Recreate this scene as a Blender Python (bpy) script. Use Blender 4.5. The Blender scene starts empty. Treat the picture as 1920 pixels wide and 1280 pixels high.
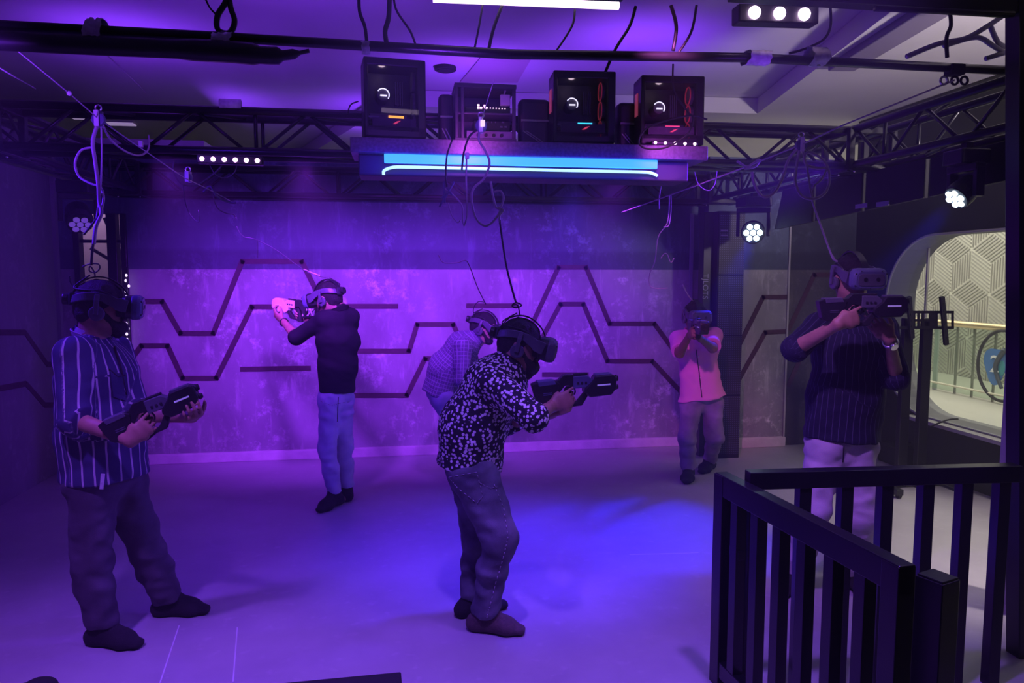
import bpy, bmesh, math, random
import numpy as np
from mathutils import Vector, Matrix
random.seed(7)
rng = np.random.default_rng(11)
scene = bpy.context.scene
COL = scene.collection

# ---------------------------------------------------------------- camera maths (1920 x 1280 frame, room axes: X along back wall, Y into the room)
FPX = 1387.0
PITCH = math.atan(125 / 1387)
YAW = math.radians(8.5)
CAMZ = 1.75
CY, SY = math.cos(YAW), math.sin(YAW)

def V(x, y, z=0.0):
    """vector given as right / away from viewer / up -> room axes"""
    return Vector((x * CY + y * SY, -x * SY + y * CY, z))

def ray(px, py):
    x = (px - 960) / FPX
    y = -(py - 640) / FPX
    return x, math.cos(PITCH) + y * math.sin(PITCH), -math.sin(PITCH) + y * math.cos(PITCH)

def P(px, py, D):
    x, y, z = ray(px, py)
    t = D / y
    return V(x * t, y * t, CAMZ + z * t)

def G(px, py, z=0.0):
    x, y, d = ray(px, py)
    t = (z - CAMZ) / d
    return V(x * t, y * t, z)

def PY(px, py, v):
    """on the plane Y = v"""
    x, y, z = ray(px, py)
    w = V(x, y, z)
    t = v / w.y
    return Vector((w.x * t, v, CAMZ + w.z * t))

def PX(px, py, u):
    x, y, z = ray(px, py)
    w = V(x, y, z)
    t = u / w.x
    return Vector((u, w.y * t, CAMZ + w.z * t))

# ---------------------------------------------------------------- materials
def new_mat(name):
    m = bpy.data.materials.new(name)
    m.use_nodes = True
    nt = m.node_tree
    b = nt.nodes['Principled BSDF']
    return m, nt, b

def mat(name, c, rough=0.6, metal=0.0, var=0.0, scale=8.0, bump=0.0, bscale=60.0, spec=0.5, sheen=0.0):
    m, nt, b = new_mat(name)
    b.inputs['Base Color'].default_value = (*c, 1)
    b.inputs['Roughness'].default_value = rough
    b.inputs['Metallic'].default_value = metal
    b.inputs['Specular IOR Level'].default_value = spec
    if sheen:
        b.inputs['Sheen Weight'].default_value = sheen
    tc = nt.nodes.new('ShaderNodeTexCoord')
    if var > 0:
        n = nt.nodes.new('ShaderNodeTexNoise')
        n.inputs['Scale'].default_value = scale
        n.inputs['Detail'].default_value = 5
        nt.links.new(tc.outputs['Object'], n.inputs['Vector'])
        r = nt.nodes.new('ShaderNodeValToRGB')
        r.color_ramp.elements[0].position = 0.3
        r.color_ramp.elements[1].position = 0.7
        r.color_ramp.elements[0].color = (*[max(0, x * (1 - var)) for x in c], 1)
        r.color_ramp.elements[1].color = (*[min(1, x * (1 + var)) for x in c], 1)
        nt.links.new(n.outputs['Fac'], r.inputs['Fac'])
        nt.links.new(r.outputs['Color'], b.inputs['Base Color'])
    if bump > 0:
        n2 = nt.nodes.new('ShaderNodeTexNoise')
        n2.inputs['Scale'].default_value = bscale
        n2.inputs['Detail'].default_value = 4
        nt.links.new(tc.outputs['Object'], n2.inputs['Vector'])
        bp = nt.nodes.new('ShaderNodeBump')
        bp.inputs['Strength'].default_value = bump
        bp.inputs['Distance'].default_value = 0.01
        nt.links.new(n2.outputs['Fac'], bp.inputs['Height'])
        nt.links.new(bp.outputs['Normal'], b.inputs['Normal'])
    return m

def emit(name, c, s):
    m, nt, b = new_mat(name)
    b.inputs['Base Color'].default_value = (*[min(1, x) for x in c], 1)
    b.inputs['Emission Color'].default_value = (*c, 1)
    b.inputs['Emission Strength'].default_value = s
    return m

def glass(name, tint=(1, 1, 1), gloss=0.12, rough=0.03):
    m = bpy.data.materials.new(name)
    m.use_nodes = True
    nt = m.node_tree
    nt.nodes.clear()
    o = nt.nodes.new('ShaderNodeOutputMaterial')
    t = nt.nodes.new('ShaderNodeBsdfTransparent')
    t.inputs['Color'].default_value = (*tint, 1)
    g = nt.nodes.new('ShaderNodeBsdfGlossy')
    g.inputs['Roughness'].default_value = rough
    ge = nt.nodes.new('ShaderNodeNewGeometry')
    dp = nt.nodes.new('ShaderNodeVectorMath'); dp.operation = 'DOT_PRODUCT'
    nt.links.new(ge.outputs['Incoming'], dp.inputs[0]); nt.links.new(ge.outputs['Normal'], dp.inputs[1])
    ab = nt.nodes.new('ShaderNodeMath'); ab.operation = 'ABSOLUTE'; nt.links.new(dp.outputs['Value'], ab.inputs[0])
    om = nt.nodes.new('ShaderNodeMath'); om.operation = 'SUBTRACT'; om.inputs[0].default_value = 1.0; nt.links.new(ab.outputs[0], om.inputs[1])
    pw = nt.nodes.new('ShaderNodeMath'); pw.operation = 'POWER'; pw.inputs[1].default_value = 5.0; nt.links.new(om.outputs[0], pw.inputs[0])
    f = nt.nodes.new('ShaderNodeMath'); f.operation = 'MULTIPLY_ADD'; f.inputs[1].default_value = 0.9; f.inputs[2].default_value = 0.03
    nt.links.new(pw.outputs[0], f.inputs[0])
    mx = nt.nodes.new('ShaderNodeMixShader')
    nt.links.new(f.outputs[0], mx.inputs[0])
    nt.links.new(t.outputs[0], mx.inputs[1])
    nt.links.new(g.outputs[0], mx.inputs[2])
    nt.links.new(mx.outputs[0], o.inputs[0])
    return m

# ---------------------------------------------------------------- mesh builder
class MB:
    def __init__(s):
        s.v = []
        s.f = []

    def add(s, vs, fs, M=None):
        o = len(s.v)
        for p in vs:
            p = Vector(p)
            if M is not None:
                p = M @ p
            s.v.append(p)
        for f in fs:
            s.f.append([i + o for i in f])
        return s

    def box(s, c, d, M=None):
        x, y, z = c
        a, b, e = d[0] / 2, d[1] / 2, d[2] / 2
        vs = [(x + i * a, y + j * b, z + k * e) for i in (-1, 1) for j in (-1, 1) for k in (-1, 1)]
        fs = [(0, 1, 3, 2), (4, 6, 7, 5), (0, 4, 5, 1), (2, 3, 7, 6), (0, 2, 6, 4), (1, 5, 7, 3)]
        return s.add(vs, fs, M)

    def bar(s, a, b, w, h, up=(0, 0, 1)):
        """rectangular bar between two points"""
        a, b = Vector(a), Vector(b)
        d = (b - a).normalized()
        upv = Vector(up)
        if abs(d.dot(upv)) > 0.98:
            upv = Vector((0, 1, 0))
        sd = d.cross(upv).normalized()
        u2 = sd.cross(d).normalized()
        vs = []
        for p in (a, b):
            for i, j in ((-1, -1), (1, -1), (1, 1), (-1, 1)):
                vs.append(p + sd * (i * w / 2) + u2 * (j * h / 2))
        return s.add(vs, [(3, 2, 1, 0), (4, 5, 6, 7), (0, 1, 5, 4), (1, 2, 6, 5), (2, 3, 7, 6), (3, 0, 4, 7)])

    def tube(s, pts, r, n=8, closed=False, M=None, cap=True):
        pts = [Vector(p) for p in pts]
        m = len(pts)
        rr = r if isinstance(r, (list, tuple)) else [r] * m
        rings = []
        prev = None
        for i in range(m):
            if closed:
                t = pts[(i + 1) % m] - pts[i - 1]
            else:
                t = pts[min(i + 1, m - 1)] - pts[max(i - 1, 0)]
            if t.length < 1e-9:
                t = Vector((0, 0, 1))
            t.normalize()
            if prev is None:
                a = Vector((0, 0, 1)) if abs(t.z) < 0.9 else Vector((1, 0, 0))
                nrm = t.cross(a).normalized()
            else:
                nrm = prev - t * prev.dot(t)
                if nrm.length < 1e-6:
                    nrm = t.orthogonal()
                nrm.normalize()
            prev = nrm
            bn = t.cross(nrm)
            rings.append([pts[i] + (nrm * math.cos(2 * math.pi * k / n) + bn * math.sin(2 * math.pi * k / n)) * rr[i] for k in range(n)])
        vs = [p for rg in rings for p in rg]
        fs = []
        for i in range(m if closed else m - 1):
            j = (i + 1) % m
            for k in range(n):
                k2 = (k + 1) % n
                fs.append((i * n + k, i * n + k2, j * n + k2, j * n + k))
        if not closed and cap:
            fs.append(tuple(range(n))[::-1])
            fs.append(tuple((m - 1) * n + k for k in range(n)))
        return s.add(vs, fs, M)

    def cyl(s, a, b, r, n=16, M=None):
        return s.tube([a, b], r, n, M=M)

    def prism(s, poly, t0, t1, M=None):
        """poly in local X/Z, extruded along local Y from t0 to t1"""
        n = len(poly)
        ar = sum(poly[i][0] * poly[(i + 1) % n][1] - poly[(i + 1) % n][0] * poly[i][1] for i in range(n))
        if ar < 0:
            poly = poly[::-1]
        vs = [(x, t0, z) for x, z in poly] + [(x, t1, z) for x, z in poly]
        fs = [tuple(range(n)), tuple(range(2 * n - 1, n - 1, -1))]
        for i in range(n):
            j = (i + 1) % n
            fs.append((j, i, n + i, n + j))
        return s.add(vs, fs, M)

    def ell(s, c, r, M=None, nu=16, nv=10):
        vs, fs = [], []
        for i in range(nv + 1):
            th = math.pi * i / nv
            for k in range(nu):
                ph = 2 * math.pi * k / nu
                vs.append((c[0] + r[0] * math.sin(th) * math.cos(ph), c[1] + r[1] * math.sin(th) * math.sin(ph), c[2] + r[2] * math.cos(th)))
        for i in range(nv):
            for k in range(nu):
                k2 = (k + 1) % nu
                fs.append((i * nu + k, (i + 1) * nu + k, (i + 1) * nu + k2, i * nu + k2))
        return s.add(vs, fs, M)

    def ribbon(s, pts, wd, w, t):
        """flat strap through pts: width along wd vectors, thickness t outward"""
        pts = [Vector(p) for p in pts]
        m = len(pts)
        if not isinstance(wd, list):
            wd = [Vector(wd)] * m
        vs = []
        for i, p in enumerate(pts):
            tg = (pts[min(i + 1, m - 1)] - pts[max(i - 1, 0)]).normalized()
            wv = (wd[i] - tg * wd[i].dot(tg)).normalized()
            nv = tg.cross(wv)
            ww = w[i] if isinstance(w, (list, tuple)) else w
            for a, b in ((-1, -1), (1, -1), (1, 1), (-1, 1)):
                vs.append(p + wv * (a * ww / 2) + nv * (b * t / 2))
        fs = [(0, 1, 2, 3), tuple((m - 1) * 4 + k for k in (3, 2, 1, 0))]
        for i in range(m - 1):
            for k in range(4):
                k2 = (k + 1) % 4
                fs.append((i * 4 + k, (i + 1) * 4 + k, (i + 1) * 4 + k2, i * 4 + k2))
        return s.add(vs, fs)

def spline(pts, n=8):
    """Catmull-Rom through points"""
    pts = [Vector(p) for p in pts]
    out = []
    m = len(pts)
    for i in range(m - 1):
        p0, p1, p2, p3 = pts[max(i - 1, 0)], pts[i], pts[i + 1], pts[min(i + 2, m - 1)]
        for k in range(n):
            t = k / n
            out.append(0.5 * ((2 * p1) + (p2 - p0) * t + (2 * p0 - 5 * p1 + 4 * p2 - p3) * t * t + (3 * p1 - p0 - 3 * p2 + p3) * t ** 3))
    out.append(pts[-1])
    return out

def text_mesh(name, body, size, extrude, M, material, parent):
    cu = bpy.data.curves.new(name, 'FONT'); cu.body = body; cu.size = size; cu.extrude = extrude; cu.align_x = 'CENTER'; cu.align_y = 'CENTER'
    t = bpy.data.objects.new(name, cu); COL.objects.link(t)
    bpy.context.view_layer.update()
    me = bpy.data.meshes.new_from_object(t.evaluated_get(bpy.context.evaluated_depsgraph_get()))
    bpy.data.objects.remove(t); bpy.data.curves.remove(cu)
    me.name = name
    me.transform(Matrix.Translation(-org_of(parent)) @ M)
    return link_mesh(name, me, material, parent)

def tag(o, label=None, cat=None, group=None, kind=None):
    if label:
        o['label'] = label
    if cat:
        o['category'] = cat
    if group:
        o['group'] = group
    if kind:
        o['kind'] = kind
    return o

def thing(name, label, cat, loc=(0, 0, 0), group=None, M=None):
    o = bpy.data.objects.new(name, None)
    o.empty_display_size = 0.1
    COL.objects.link(o)
    if M is not None:
        o.matrix_world = M
    else:
        o.location = loc
    tag(o, label, cat, group)
    o['_org'] = tuple(loc) if M is None else (0, 0, 0)
    return o

def org_of(o):
    while o.parent:
        o = o.parent
    return Vector(o['_org']) if '_org' in o else Vector((0, 0, 0))

def link_mesh(name, me, material, parent=None, smooth=False, bevel=0.0, seg=2, origin=None):
    o = bpy.data.objects.new(name, me)
    COL.objects.link(o)
    if material is not None:
        me.materials.append(material)
    if smooth:
        me.polygons.foreach_set('use_smooth', [True] * len(me.polygons))
    if parent is not None:
        o.parent = parent
    if bevel > 0:
        b = o.modifiers.new('Bevel', 'BEVEL')
        b.width = bevel
        b.segments = seg
        b.limit_method = 'ANGLE'
        b.angle_limit = math.radians(35)
        b.harden_normals = False
    return o

def obj(name, mb, material, parent=None, smooth=False, bevel=0.0, seg=2, fixn=False):
    """one mesh object; coordinates in mb are room coordinates (or local ones when the parent carries a matrix)"""
    me = bpy.data.meshes.new(name)
    if parent is None:
        xs = [p.x for p in mb.v]; ys = [p.y for p in mb.v]; zs = [p.z for p in mb.v]
        o0 = Vector(((min(xs) + max(xs)) / 2, (min(ys) + max(ys)) / 2, min(zs)))
    else:
        o0 = org_of(parent)
    me.from_pydata([tuple(p - o0) for p in mb.v], [], mb.f)
    if fixn:
        bm = bmesh.new(); bm.from_mesh(me)
        bmesh.ops.recalc_face_normals(bm, faces=bm.faces)
        bm.to_mesh(me); bm.free()
    me.update()
    o = link_mesh(name, me, material, parent, smooth, bevel, seg)
    if parent is None:
        o.location = o0
    return o

def struct(name, mb, m, bevel=0.0, parent=None, smooth=False):
    o = obj(name, mb, m, parent, smooth=smooth, bevel=bevel)
    o['kind'] = 'structure'
    return o

# ---------------------------------------------------------------- implicit-surface bodies
class Seg:
    """tapered elliptic limb piece"""
    def __init__(s, a, b, r0, r1, L=None, k=0.02, f0=False, f1=False, uv=None, name=''):
        s.a = np.array(a, float); s.b = np.array(b, float)
        s.r0 = (r0, r0) if not isinstance(r0, (tuple, list)) else r0
        s.r1 = (r1, r1) if not isinstance(r1, (tuple, list)) else r1
        d = s.b - s.a
        s.len = max(np.linalg.norm(d), 1e-6)
        s.d = d / s.len
        if L is None:
            L = np.array((0, 0, 1.0)) if abs(s.d[2]) < 0.9 else np.array((1.0, 0, 0))
        L = np.array(L, float)
        L = L - s.d * np.dot(L, s.d)
        s.L = L / np.linalg.norm(L)
        s.S = np.cross(s.d, s.L)
        s.k = k; s.f0 = f0; s.f1 = f1; s.uv = uv
        m = max(*s.r0, *s.r1)
        s.lo = np.minimum(s.a, s.b) - m; s.hi = np.maximum(s.a, s.b) + m

    def dist(s, X, Y, Z):
        qx, qy, qz = X - s.a[0], Y - s.a[1], Z - s.a[2]
        ax = qx * s.d[0] + qy * s.d[1] + qz * s.d[2]
        t = np.clip(ax / s.len, 0, 1)
        e = ax - t * s.len
        x = qx * s.L[0] + qy * s.L[1] + qz * s.L[2]
        y = qx * s.S[0] + qy * s.S[1] + qz * s.S[2]
        w = s.r0[0] + (s.r1[0] - s.r0[0]) * t
        d = s.r0[1] + (s.r1[1] - s.r0[1]) * t
        m = np.minimum(w, d)
        r = (np.sqrt((x / w) ** 2 + (y / d) ** 2 + (e / m) ** 2) - 1) * m
        if s.f1:
            r = np.maximum(r, ax - s.len)
        if s.f0:
            r = np.maximum(r, -ax)
        return r

    def coords(s, X, Y, Z):
        qx, qy, qz = X - s.a[0], Y - s.a[1], Z - s.a[2]
        ax = qx * s.d[0] + qy * s.d[1] + qz * s.d[2]
        x = qx * s.L[0] + qy * s.L[1] + qz * s.L[2]
        y = qx * s.S[0] + qy * s.S[1] + qz * s.S[2]
        R = s.uv[0]
        return np.arctan2(y / s.r0[1], x / s.r0[0]) * R, s.uv[1] + ax

class Ell:
    def __init__(s, c, r, ax, k=0.02):
        s.c = np.array(c, float); s.r = r
        s.A = np.array([np.array(a, float) / np.linalg.norm(a) for a in ax])
        s.k = k; s.uv = None
        m = max(r)
        s.lo = s.c - m; s.hi = s.c + m

    def dist(s, X, Y, Z):
        q = (X - s.c[0], Y - s.c[1], Z - s.c[2])
        t = 0
        for i in range(3):
            t = t + ((q[0] * s.A[i][0] + q[1] * s.A[i][1] + q[2] * s.A[i][2]) / s.r[i]) ** 2
        return (np.sqrt(t) - 1) * min(s.r)

_lat = rng.random((32, 32, 32)).astype(np.float32) * 2 - 1
def vnoise(x, y, z):
    xi, yi, zi = np.floor(x).astype(int), np.floor(y).astype(int), np.floor(z).astype(int)
    fx, fy, fz = x - xi, y - yi, z - zi
    fx, fy, fz = fx * fx * (3 - 2 * fx), fy * fy * (3 - 2 * fy), fz * fz * (3 - 2 * fz)
    r = 0
    for i in (0, 1):
        for j in (0, 1):
            for k in (0, 1):
                w = (fx if i else 1 - fx) * (fy if j else 1 - fy) * (fz if k else 1 - fz)
                r = r + w * _lat[(xi + i) & 31, (yi + j) & 31, (zi + k) & 31]
    return r

def nets(F, org, h):
    s = F < 0
    c = np.zeros(tuple(n - 1 for n in F.shape), np.int8)
    offs = [(i, j, k) for i in (0, 1) for j in (0, 1) for k in (0, 1)]
    for i, j, k in offs:
        c += s[i:s.shape[0] - 1 + i, j:s.shape[1] - 1 + j, k:s.shape[2] - 1 + k]
    mask = (c > 0) & (c < 8)
    I = np.argwhere(mask)
    pos = np.zeros((len(I), 3)); cnt = np.zeros(len(I))
    for o1 in offs:
        for ax in range(3):
            if o1[ax] == 0:
                o2 = list(o1); o2[ax] = 1
                f1 = F[I[:, 0] + o1[0], I[:, 1] + o1[1], I[:, 2] + o1[2]]
                f2 = F[I[:, 0] + o2[0], I[:, 1] + o2[1], I[:, 2] + o2[2]]
                cr = (f1 < 0) != (f2 < 0)
                t = np.where(cr, f1 / np.where(cr, f1 - f2, 1), 0)
                p = np.repeat(np.array(o1, float)[None], len(I), 0)
                p[:, ax] += t
                pos += p * cr[:, None]; cnt += cr
    Vv = (I + pos / cnt[:, None]) * h + org
    vid = -np.ones(mask.shape, int)
    vid[mask] = np.arange(len(I))
    Q = []
    for ax in range(3):
        o = [a for a in range(3) if a != ax]
        sl0 = [slice(1, -1)] * 3; sl1 = [slice(1, -1)] * 3
        sl0[ax] = slice(0, -1); sl1[ax] = slice(1, None)
        a, b = s[tuple(sl0)], s[tuple(sl1)]
        E = np.argwhere(a != b)
        ins = a[E[:, 0], E[:, 1], E[:, 2]]
        N = E.copy(); N[:, o[0]] += 1; N[:, o[1]] += 1
        def cell(d0, d1):
            M = N.copy(); M[:, o[0]] -= d0; M[:, o[1]] -= d1
            return vid[M[:, 0], M[:, 1], M[:, 2]]
        q = np.stack([cell(1, 1), cell(0, 1), cell(0, 0), cell(1, 0)], 1)
        fl = ins if ax != 1 else ~ins
        q[~fl] = q[~fl][:, ::-1]
        Q.append(q)
    return Vv, np.concatenate(Q)

def mesh_np(name, Vv, Q):
    me = bpy.data.meshes.new(name)
    me.vertices.add(len(Vv)); me.vertices.foreach_set('co', Vv.astype(np.float32).ravel())
    me.loops.add(Q.size); me.loops.foreach_set('vertex_index', Q.astype(np.int32).ravel())
    me.polygons.add(len(Q))
    me.polygons.foreach_set('loop_start', np.arange(0, Q.size, 4, dtype=np.int32))
    me.update(calc_edges=True)
    return me

def sculpt(name, prims, h, material, parent, fold=None, floor=None, smooth_it=2, clips=(), group_uv=False):
    """mesh a list of limb pieces as one continuous surface; fold = (amp, fx, fy, fz)"""
    lo = np.min([p.lo for p in prims], 0) - 0.05
    hi = np.max([p.hi for p in prims], 0) + 0.05
    n = np.ceil((hi - lo) / h).astype(int) + 1
    F = np.full(n, 0.2, np.float32)
    ax = [lo[i] + np.arange(n[i]) * h for i in range(3)]
    for p in prims:
        mg = p.k + 3 * h + 0.01
        i0 = np.maximum(((p.lo - mg - lo) / h).astype(int), 0)
        i1 = np.minimum(((p.hi + mg - lo) / h).astype(int) + 2, n)
        sl = tuple(slice(a, b) for a, b in zip(i0, i1))
        X = ax[0][sl[0]][:, None, None]; Y = ax[1][sl[1]][None, :, None]; Z = ax[2][sl[2]][None, None, :]
        d = p.dist(X, Y, Z)
        A = F[sl]
        hh = np.maximum(p.k - np.abs(A - d), 0) / p.k
        F[sl] = np.minimum(A, d) - hh * hh * p.k / 4
    near = np.argwhere(np.abs(F) < 0.04)
    X, Y, Z = ax[0][near[:, 0]], ax[1][near[:, 1]], ax[2][near[:, 2]]
    if fold:
        amp, fx, fy, fz = fold
        wx = vnoise(X * 5 + 3, Y * 5, Z * 5) * 0.9
        nz = vnoise(X * fx + wx, Y * fy + wx, Z * fz + wx * 1.5) + 0.5 * vnoise(X * fx * 2.1 + 9, Y * fy * 2.1, Z * fz * 2.1)
        F[near[:, 0], near[:, 1], near[:, 2]] += (amp * nz).astype(np.float32)
    for (pt, nn) in clips:
        nn = np.array(nn, float); nn /= np.linalg.norm(nn)
        d = (X - pt[0]) * nn[0] + (Y - pt[1]) * nn[1] + (Z - pt[2]) * nn[2]
        F[near[:, 0], near[:, 1], near[:, 2]] = np.maximum(F[near[:, 0], near[:, 1], near[:, 2]], d)
        # cut away the far interior as well
        XX = ax[0][:, None, None]; YY = ax[1][None, :, None]; ZZ = ax[2][None, None, :]
        dd = (XX - pt[0]) * nn[0] + (YY - pt[1]) * nn[1] + (ZZ - pt[2]) * nn[2]
        F = np.maximum(F, dd.astype(np.float32))
    if floor is not None:
        F = np.maximum(F, (floor - ax[2])[None, None, :].astype(np.float32))
    Vv, Q = nets(F, lo, h)
    for _ in range(smooth_it):
        acc = np.zeros_like(Vv); cn = np.zeros(len(Vv))
        for a, b in ((0, 1), (1, 2), (2, 3), (3, 0)):
            for p, q in ((a, b), (b, a)):
                for c in range(3):
                    acc[:, c] += np.bincount(Q[:, p], weights=Vv[Q[:, q], c], minlength=len(Vv))
                cn += np.bincount(Q[:, p], minlength=len(Vv))
        Vv = Vv * 0.5 + 0.5 * acc / np.maximum(cn, 1)[:, None]
    me = mesh_np(name, Vv - np.array(org_of(parent)), Q)
    if group_uv:
        up = [p for p in prims if p.uv is not None]
        best = np.full(len(Vv), 9.0); pu = np.zeros(len(Vv)); pv = np.zeros(len(Vv))
        for p in up:
            d = p.dist(Vv[:, 0], Vv[:, 1], Vv[:, 2])
            a, b = p.coords(Vv[:, 0], Vv[:, 1], Vv[:, 2])
            w = d < best
            best[w] = d[w]; pu[w] = a[w]; pv[w] = b[w]
        for nm, arr in (('pu', pu), ('pv', pv)):
            at = me.attributes.new(nm, 'FLOAT', 'POINT')
            at.data.foreach_set('value', arr.astype(np.float32))
    return link_mesh(name, me, material, parent, smooth=True)
# ---------------------------------------------------------------- palette of materials
M_ = {}
M_['skin'] = mat('skin', (0.42, 0.23, 0.15), 0.5, var=0.12, scale=25, bump=0.08, bscale=180)
M_['skin_pale'] = mat('skin_pale', (0.55, 0.32, 0.22), 0.5, var=0.1, scale=25, bump=0.08, bscale=180)
M_['skin_dark'] = mat('skin_dark', (0.2, 0.1, 0.065), 0.5, var=0.12, scale=25, bump=0.08, bscale=180)
M_['hair'] = mat('hair', (0.012, 0.009, 0.008), 0.6, var=0.4, scale=60, bump=0.8, bscale=220)
M_['black'] = mat('black_plastic', (0.018, 0.018, 0.022), 0.38, var=0.15, scale=20)
M_['black_matt'] = mat('black_matt', (0.012, 0.012, 0.014), 0.75, var=0.2, scale=15)
M_['black_metal'] = mat('black_metal', (0.014, 0.014, 0.018), 0.32, metal=0.0, var=0.2, scale=12, bump=0.05, bscale=200)
M_['grey_plastic'] = mat('grey_plastic', (0.10, 0.10, 0.13), 0.4, var=0.1, scale=20)
M_['blue_plastic'] = mat('blue_plastic', (0.11, 0.12, 0.22), 0.4, var=0.1, scale=20)
M_['foam'] = mat('foam_pad', (0.02, 0.02, 0.022), 0.9, var=0.2, scale=80)
M_['white_plastic'] = mat('white_plastic', (0.75, 0.7, 0.72), 0.35, var=0.05, scale=20)
M_['cable'] = mat('cable_grey', (0.42, 0.36, 0.42), 0.5)
M_['cable_dark'] = mat('cable_black', (0.02, 0.02, 0.022), 0.5)
M_['sock'] = mat('sock_black', (0.013, 0.012, 0.014), 0.95, var=0.3, scale=90, bump=0.3, bscale=300)
M_['sock_brown'] = mat('sock_brown', (0.09, 0.06, 0.05), 0.9, var=0.25, scale=60, bump=0.3, bscale=300)
M_['cable_mid'] = mat('cable_mid_grey', (0.13, 0.11, 0.14), 0.5)
M_['steel'] = mat('steel', (0.7, 0.7, 0.72), 0.25, metal=1.0)
M_['tape'] = mat('white_tape', (0.6, 0.57, 0.62), 0.35, var=0.2, scale=40, bump=0.3, bscale=60)

def denim(name, c, fade):
    m, nt, b = new_mat(name)
    tc = nt.nodes.new('ShaderNodeTexCoord')
    n = nt.nodes.new('ShaderNodeTexNoise'); n.inputs['Scale'].default_value = 6; n.inputs['Detail'].default_value = 6
    nt.links.new(tc.outputs['Object'], n.inputs['Vector'])
    r = nt.nodes.new('ShaderNodeValToRGB')
    r.color_ramp.elements[0].position = 0.35; r.color_ramp.elements[1].position = 0.68
    r.color_ramp.elements[0].color = (*c, 1); r.color_ramp.elements[1].color = (*fade, 1)
    nt.links.new(n.outputs['Fac'], r.inputs['Fac'])
    w = nt.nodes.new('ShaderNodeTexNoise'); w.inputs['Scale'].default_value = 350
    nt.links.new(tc.outputs['Object'], w.inputs['Vector'])
    mx = nt.nodes.new('ShaderNodeMix'); mx.data_type = 'RGBA'; mx.blend_type = 'OVERLAY'; mx.inputs['Factor'].default_value = 0.35
    nt.links.new(r.outputs['Color'], mx.inputs[6]); nt.links.new(w.outputs['Color'], mx.inputs[7])
    nt.links.new(mx.outputs[2], b.inputs['Base Color'])
    b.inputs['Roughness'].default_value = 0.85
    bp = nt.nodes.new('ShaderNodeBump'); bp.inputs['Strength'].default_value = 0.25; bp.inputs['Distance'].default_value = 0.004
    nt.links.new(w.outputs['Fac'], bp.inputs['Height']); nt.links.new(bp.outputs['Normal'], b.inputs['Normal'])
    return m

def cloth(name, base, mode=None, c2=(1, 1, 1), period=0.05, width=0.15, rough=0.8):
    """woven shirt cloth; mode stripes / pinstripes / check use the around-the-body coordinate, dots use a cell pattern"""
    m, nt, b = new_mat(name)
    N, L = nt.nodes, nt.links
    tc = N.new('ShaderNodeTexCoord')
    b.inputs['Roughness'].default_value = rough
    b.inputs['Specular IOR Level'].default_value = 0.25
    w = N.new('ShaderNodeTexNoise'); w.inputs['Scale'].default_value = 260
    L.new(tc.outputs['Object'], w.inputs['Vector'])
    bp = N.new('ShaderNodeBump'); bp.inputs['Strength'].default_value = 0.2; bp.inputs['Distance'].default_value = 0.004
    L.new(w.outputs['Fac'], bp.inputs['Height']); L.new(bp.outputs['Normal'], b.inputs['Normal'])

    def line(attr, per, wd):
        a = N.new('ShaderNodeAttribute'); a.attribute_name = attr
        wob = N.new('ShaderNodeTexNoise'); wob.inputs['Scale'].default_value = 7
        L.new(tc.outputs['Object'], wob.inputs['Vector'])
        d = N.new('ShaderNodeMath'); d.operation = 'MULTIPLY_ADD'; d.inputs[1].default_value = 0.018
        L.new(wob.outputs['Fac'], d.inputs[0]); L.new(a.outputs['Fac'], d.inputs[2])
        dv = N.new('ShaderNodeMath'); dv.operation = 'DIVIDE'; dv.inputs[1].default_value = per
        L.new(d.outputs[0], dv.inputs[0])
        fr = N.new('ShaderNodeMath'); fr.operation = 'FRACT'; L.new(dv.outputs[0], fr.inputs[0])
        lt = N.new('ShaderNodeMath'); lt.operation = 'LESS_THAN'; lt.inputs[1].default_value = wd
        L.new(fr.outputs[0], lt.inputs[0])
        return lt.outputs[0]
    mx = N.new('ShaderNodeMix'); mx.data_type = 'RGBA'
    mx.inputs[6].default_value = (*base, 1); mx.inputs[7].default_value = (*c2, 1)
    mx.inputs['Factor'].default_value = 0
    if mode == 'stripes':
        L.new(line('pu', period, width), mx.inputs['Factor'])
    elif mode == 'check':
        a1, a2 = line('pu', period, width), line('pv', period, width)
        s = N.new('ShaderNodeMath'); s.operation = 'MAXIMUM'; L.new(a1, s.inputs[0]); L.new(a2, s.inputs[1])
        L.new(s.outputs[0], mx.inputs['Factor'])
    elif mode == 'dots':
        vo = N.new('ShaderNodeTexVoronoi'); vo.inputs['Scale'].default_value = 1 / period
        L.new(tc.outputs['Object'], vo.inputs['Vector'])
        vs = N.new('ShaderNodeMath'); vs.operation = 'LESS_THAN'; vs.inputs[1].default_value = width
        L.new(vo.outputs['Distance'], vs.inputs[0])
        L.new(vs.outputs[0], mx.inputs['Factor'])
    L.new(mx.outputs[2], b.inputs['Base Color'])
    return m

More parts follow.
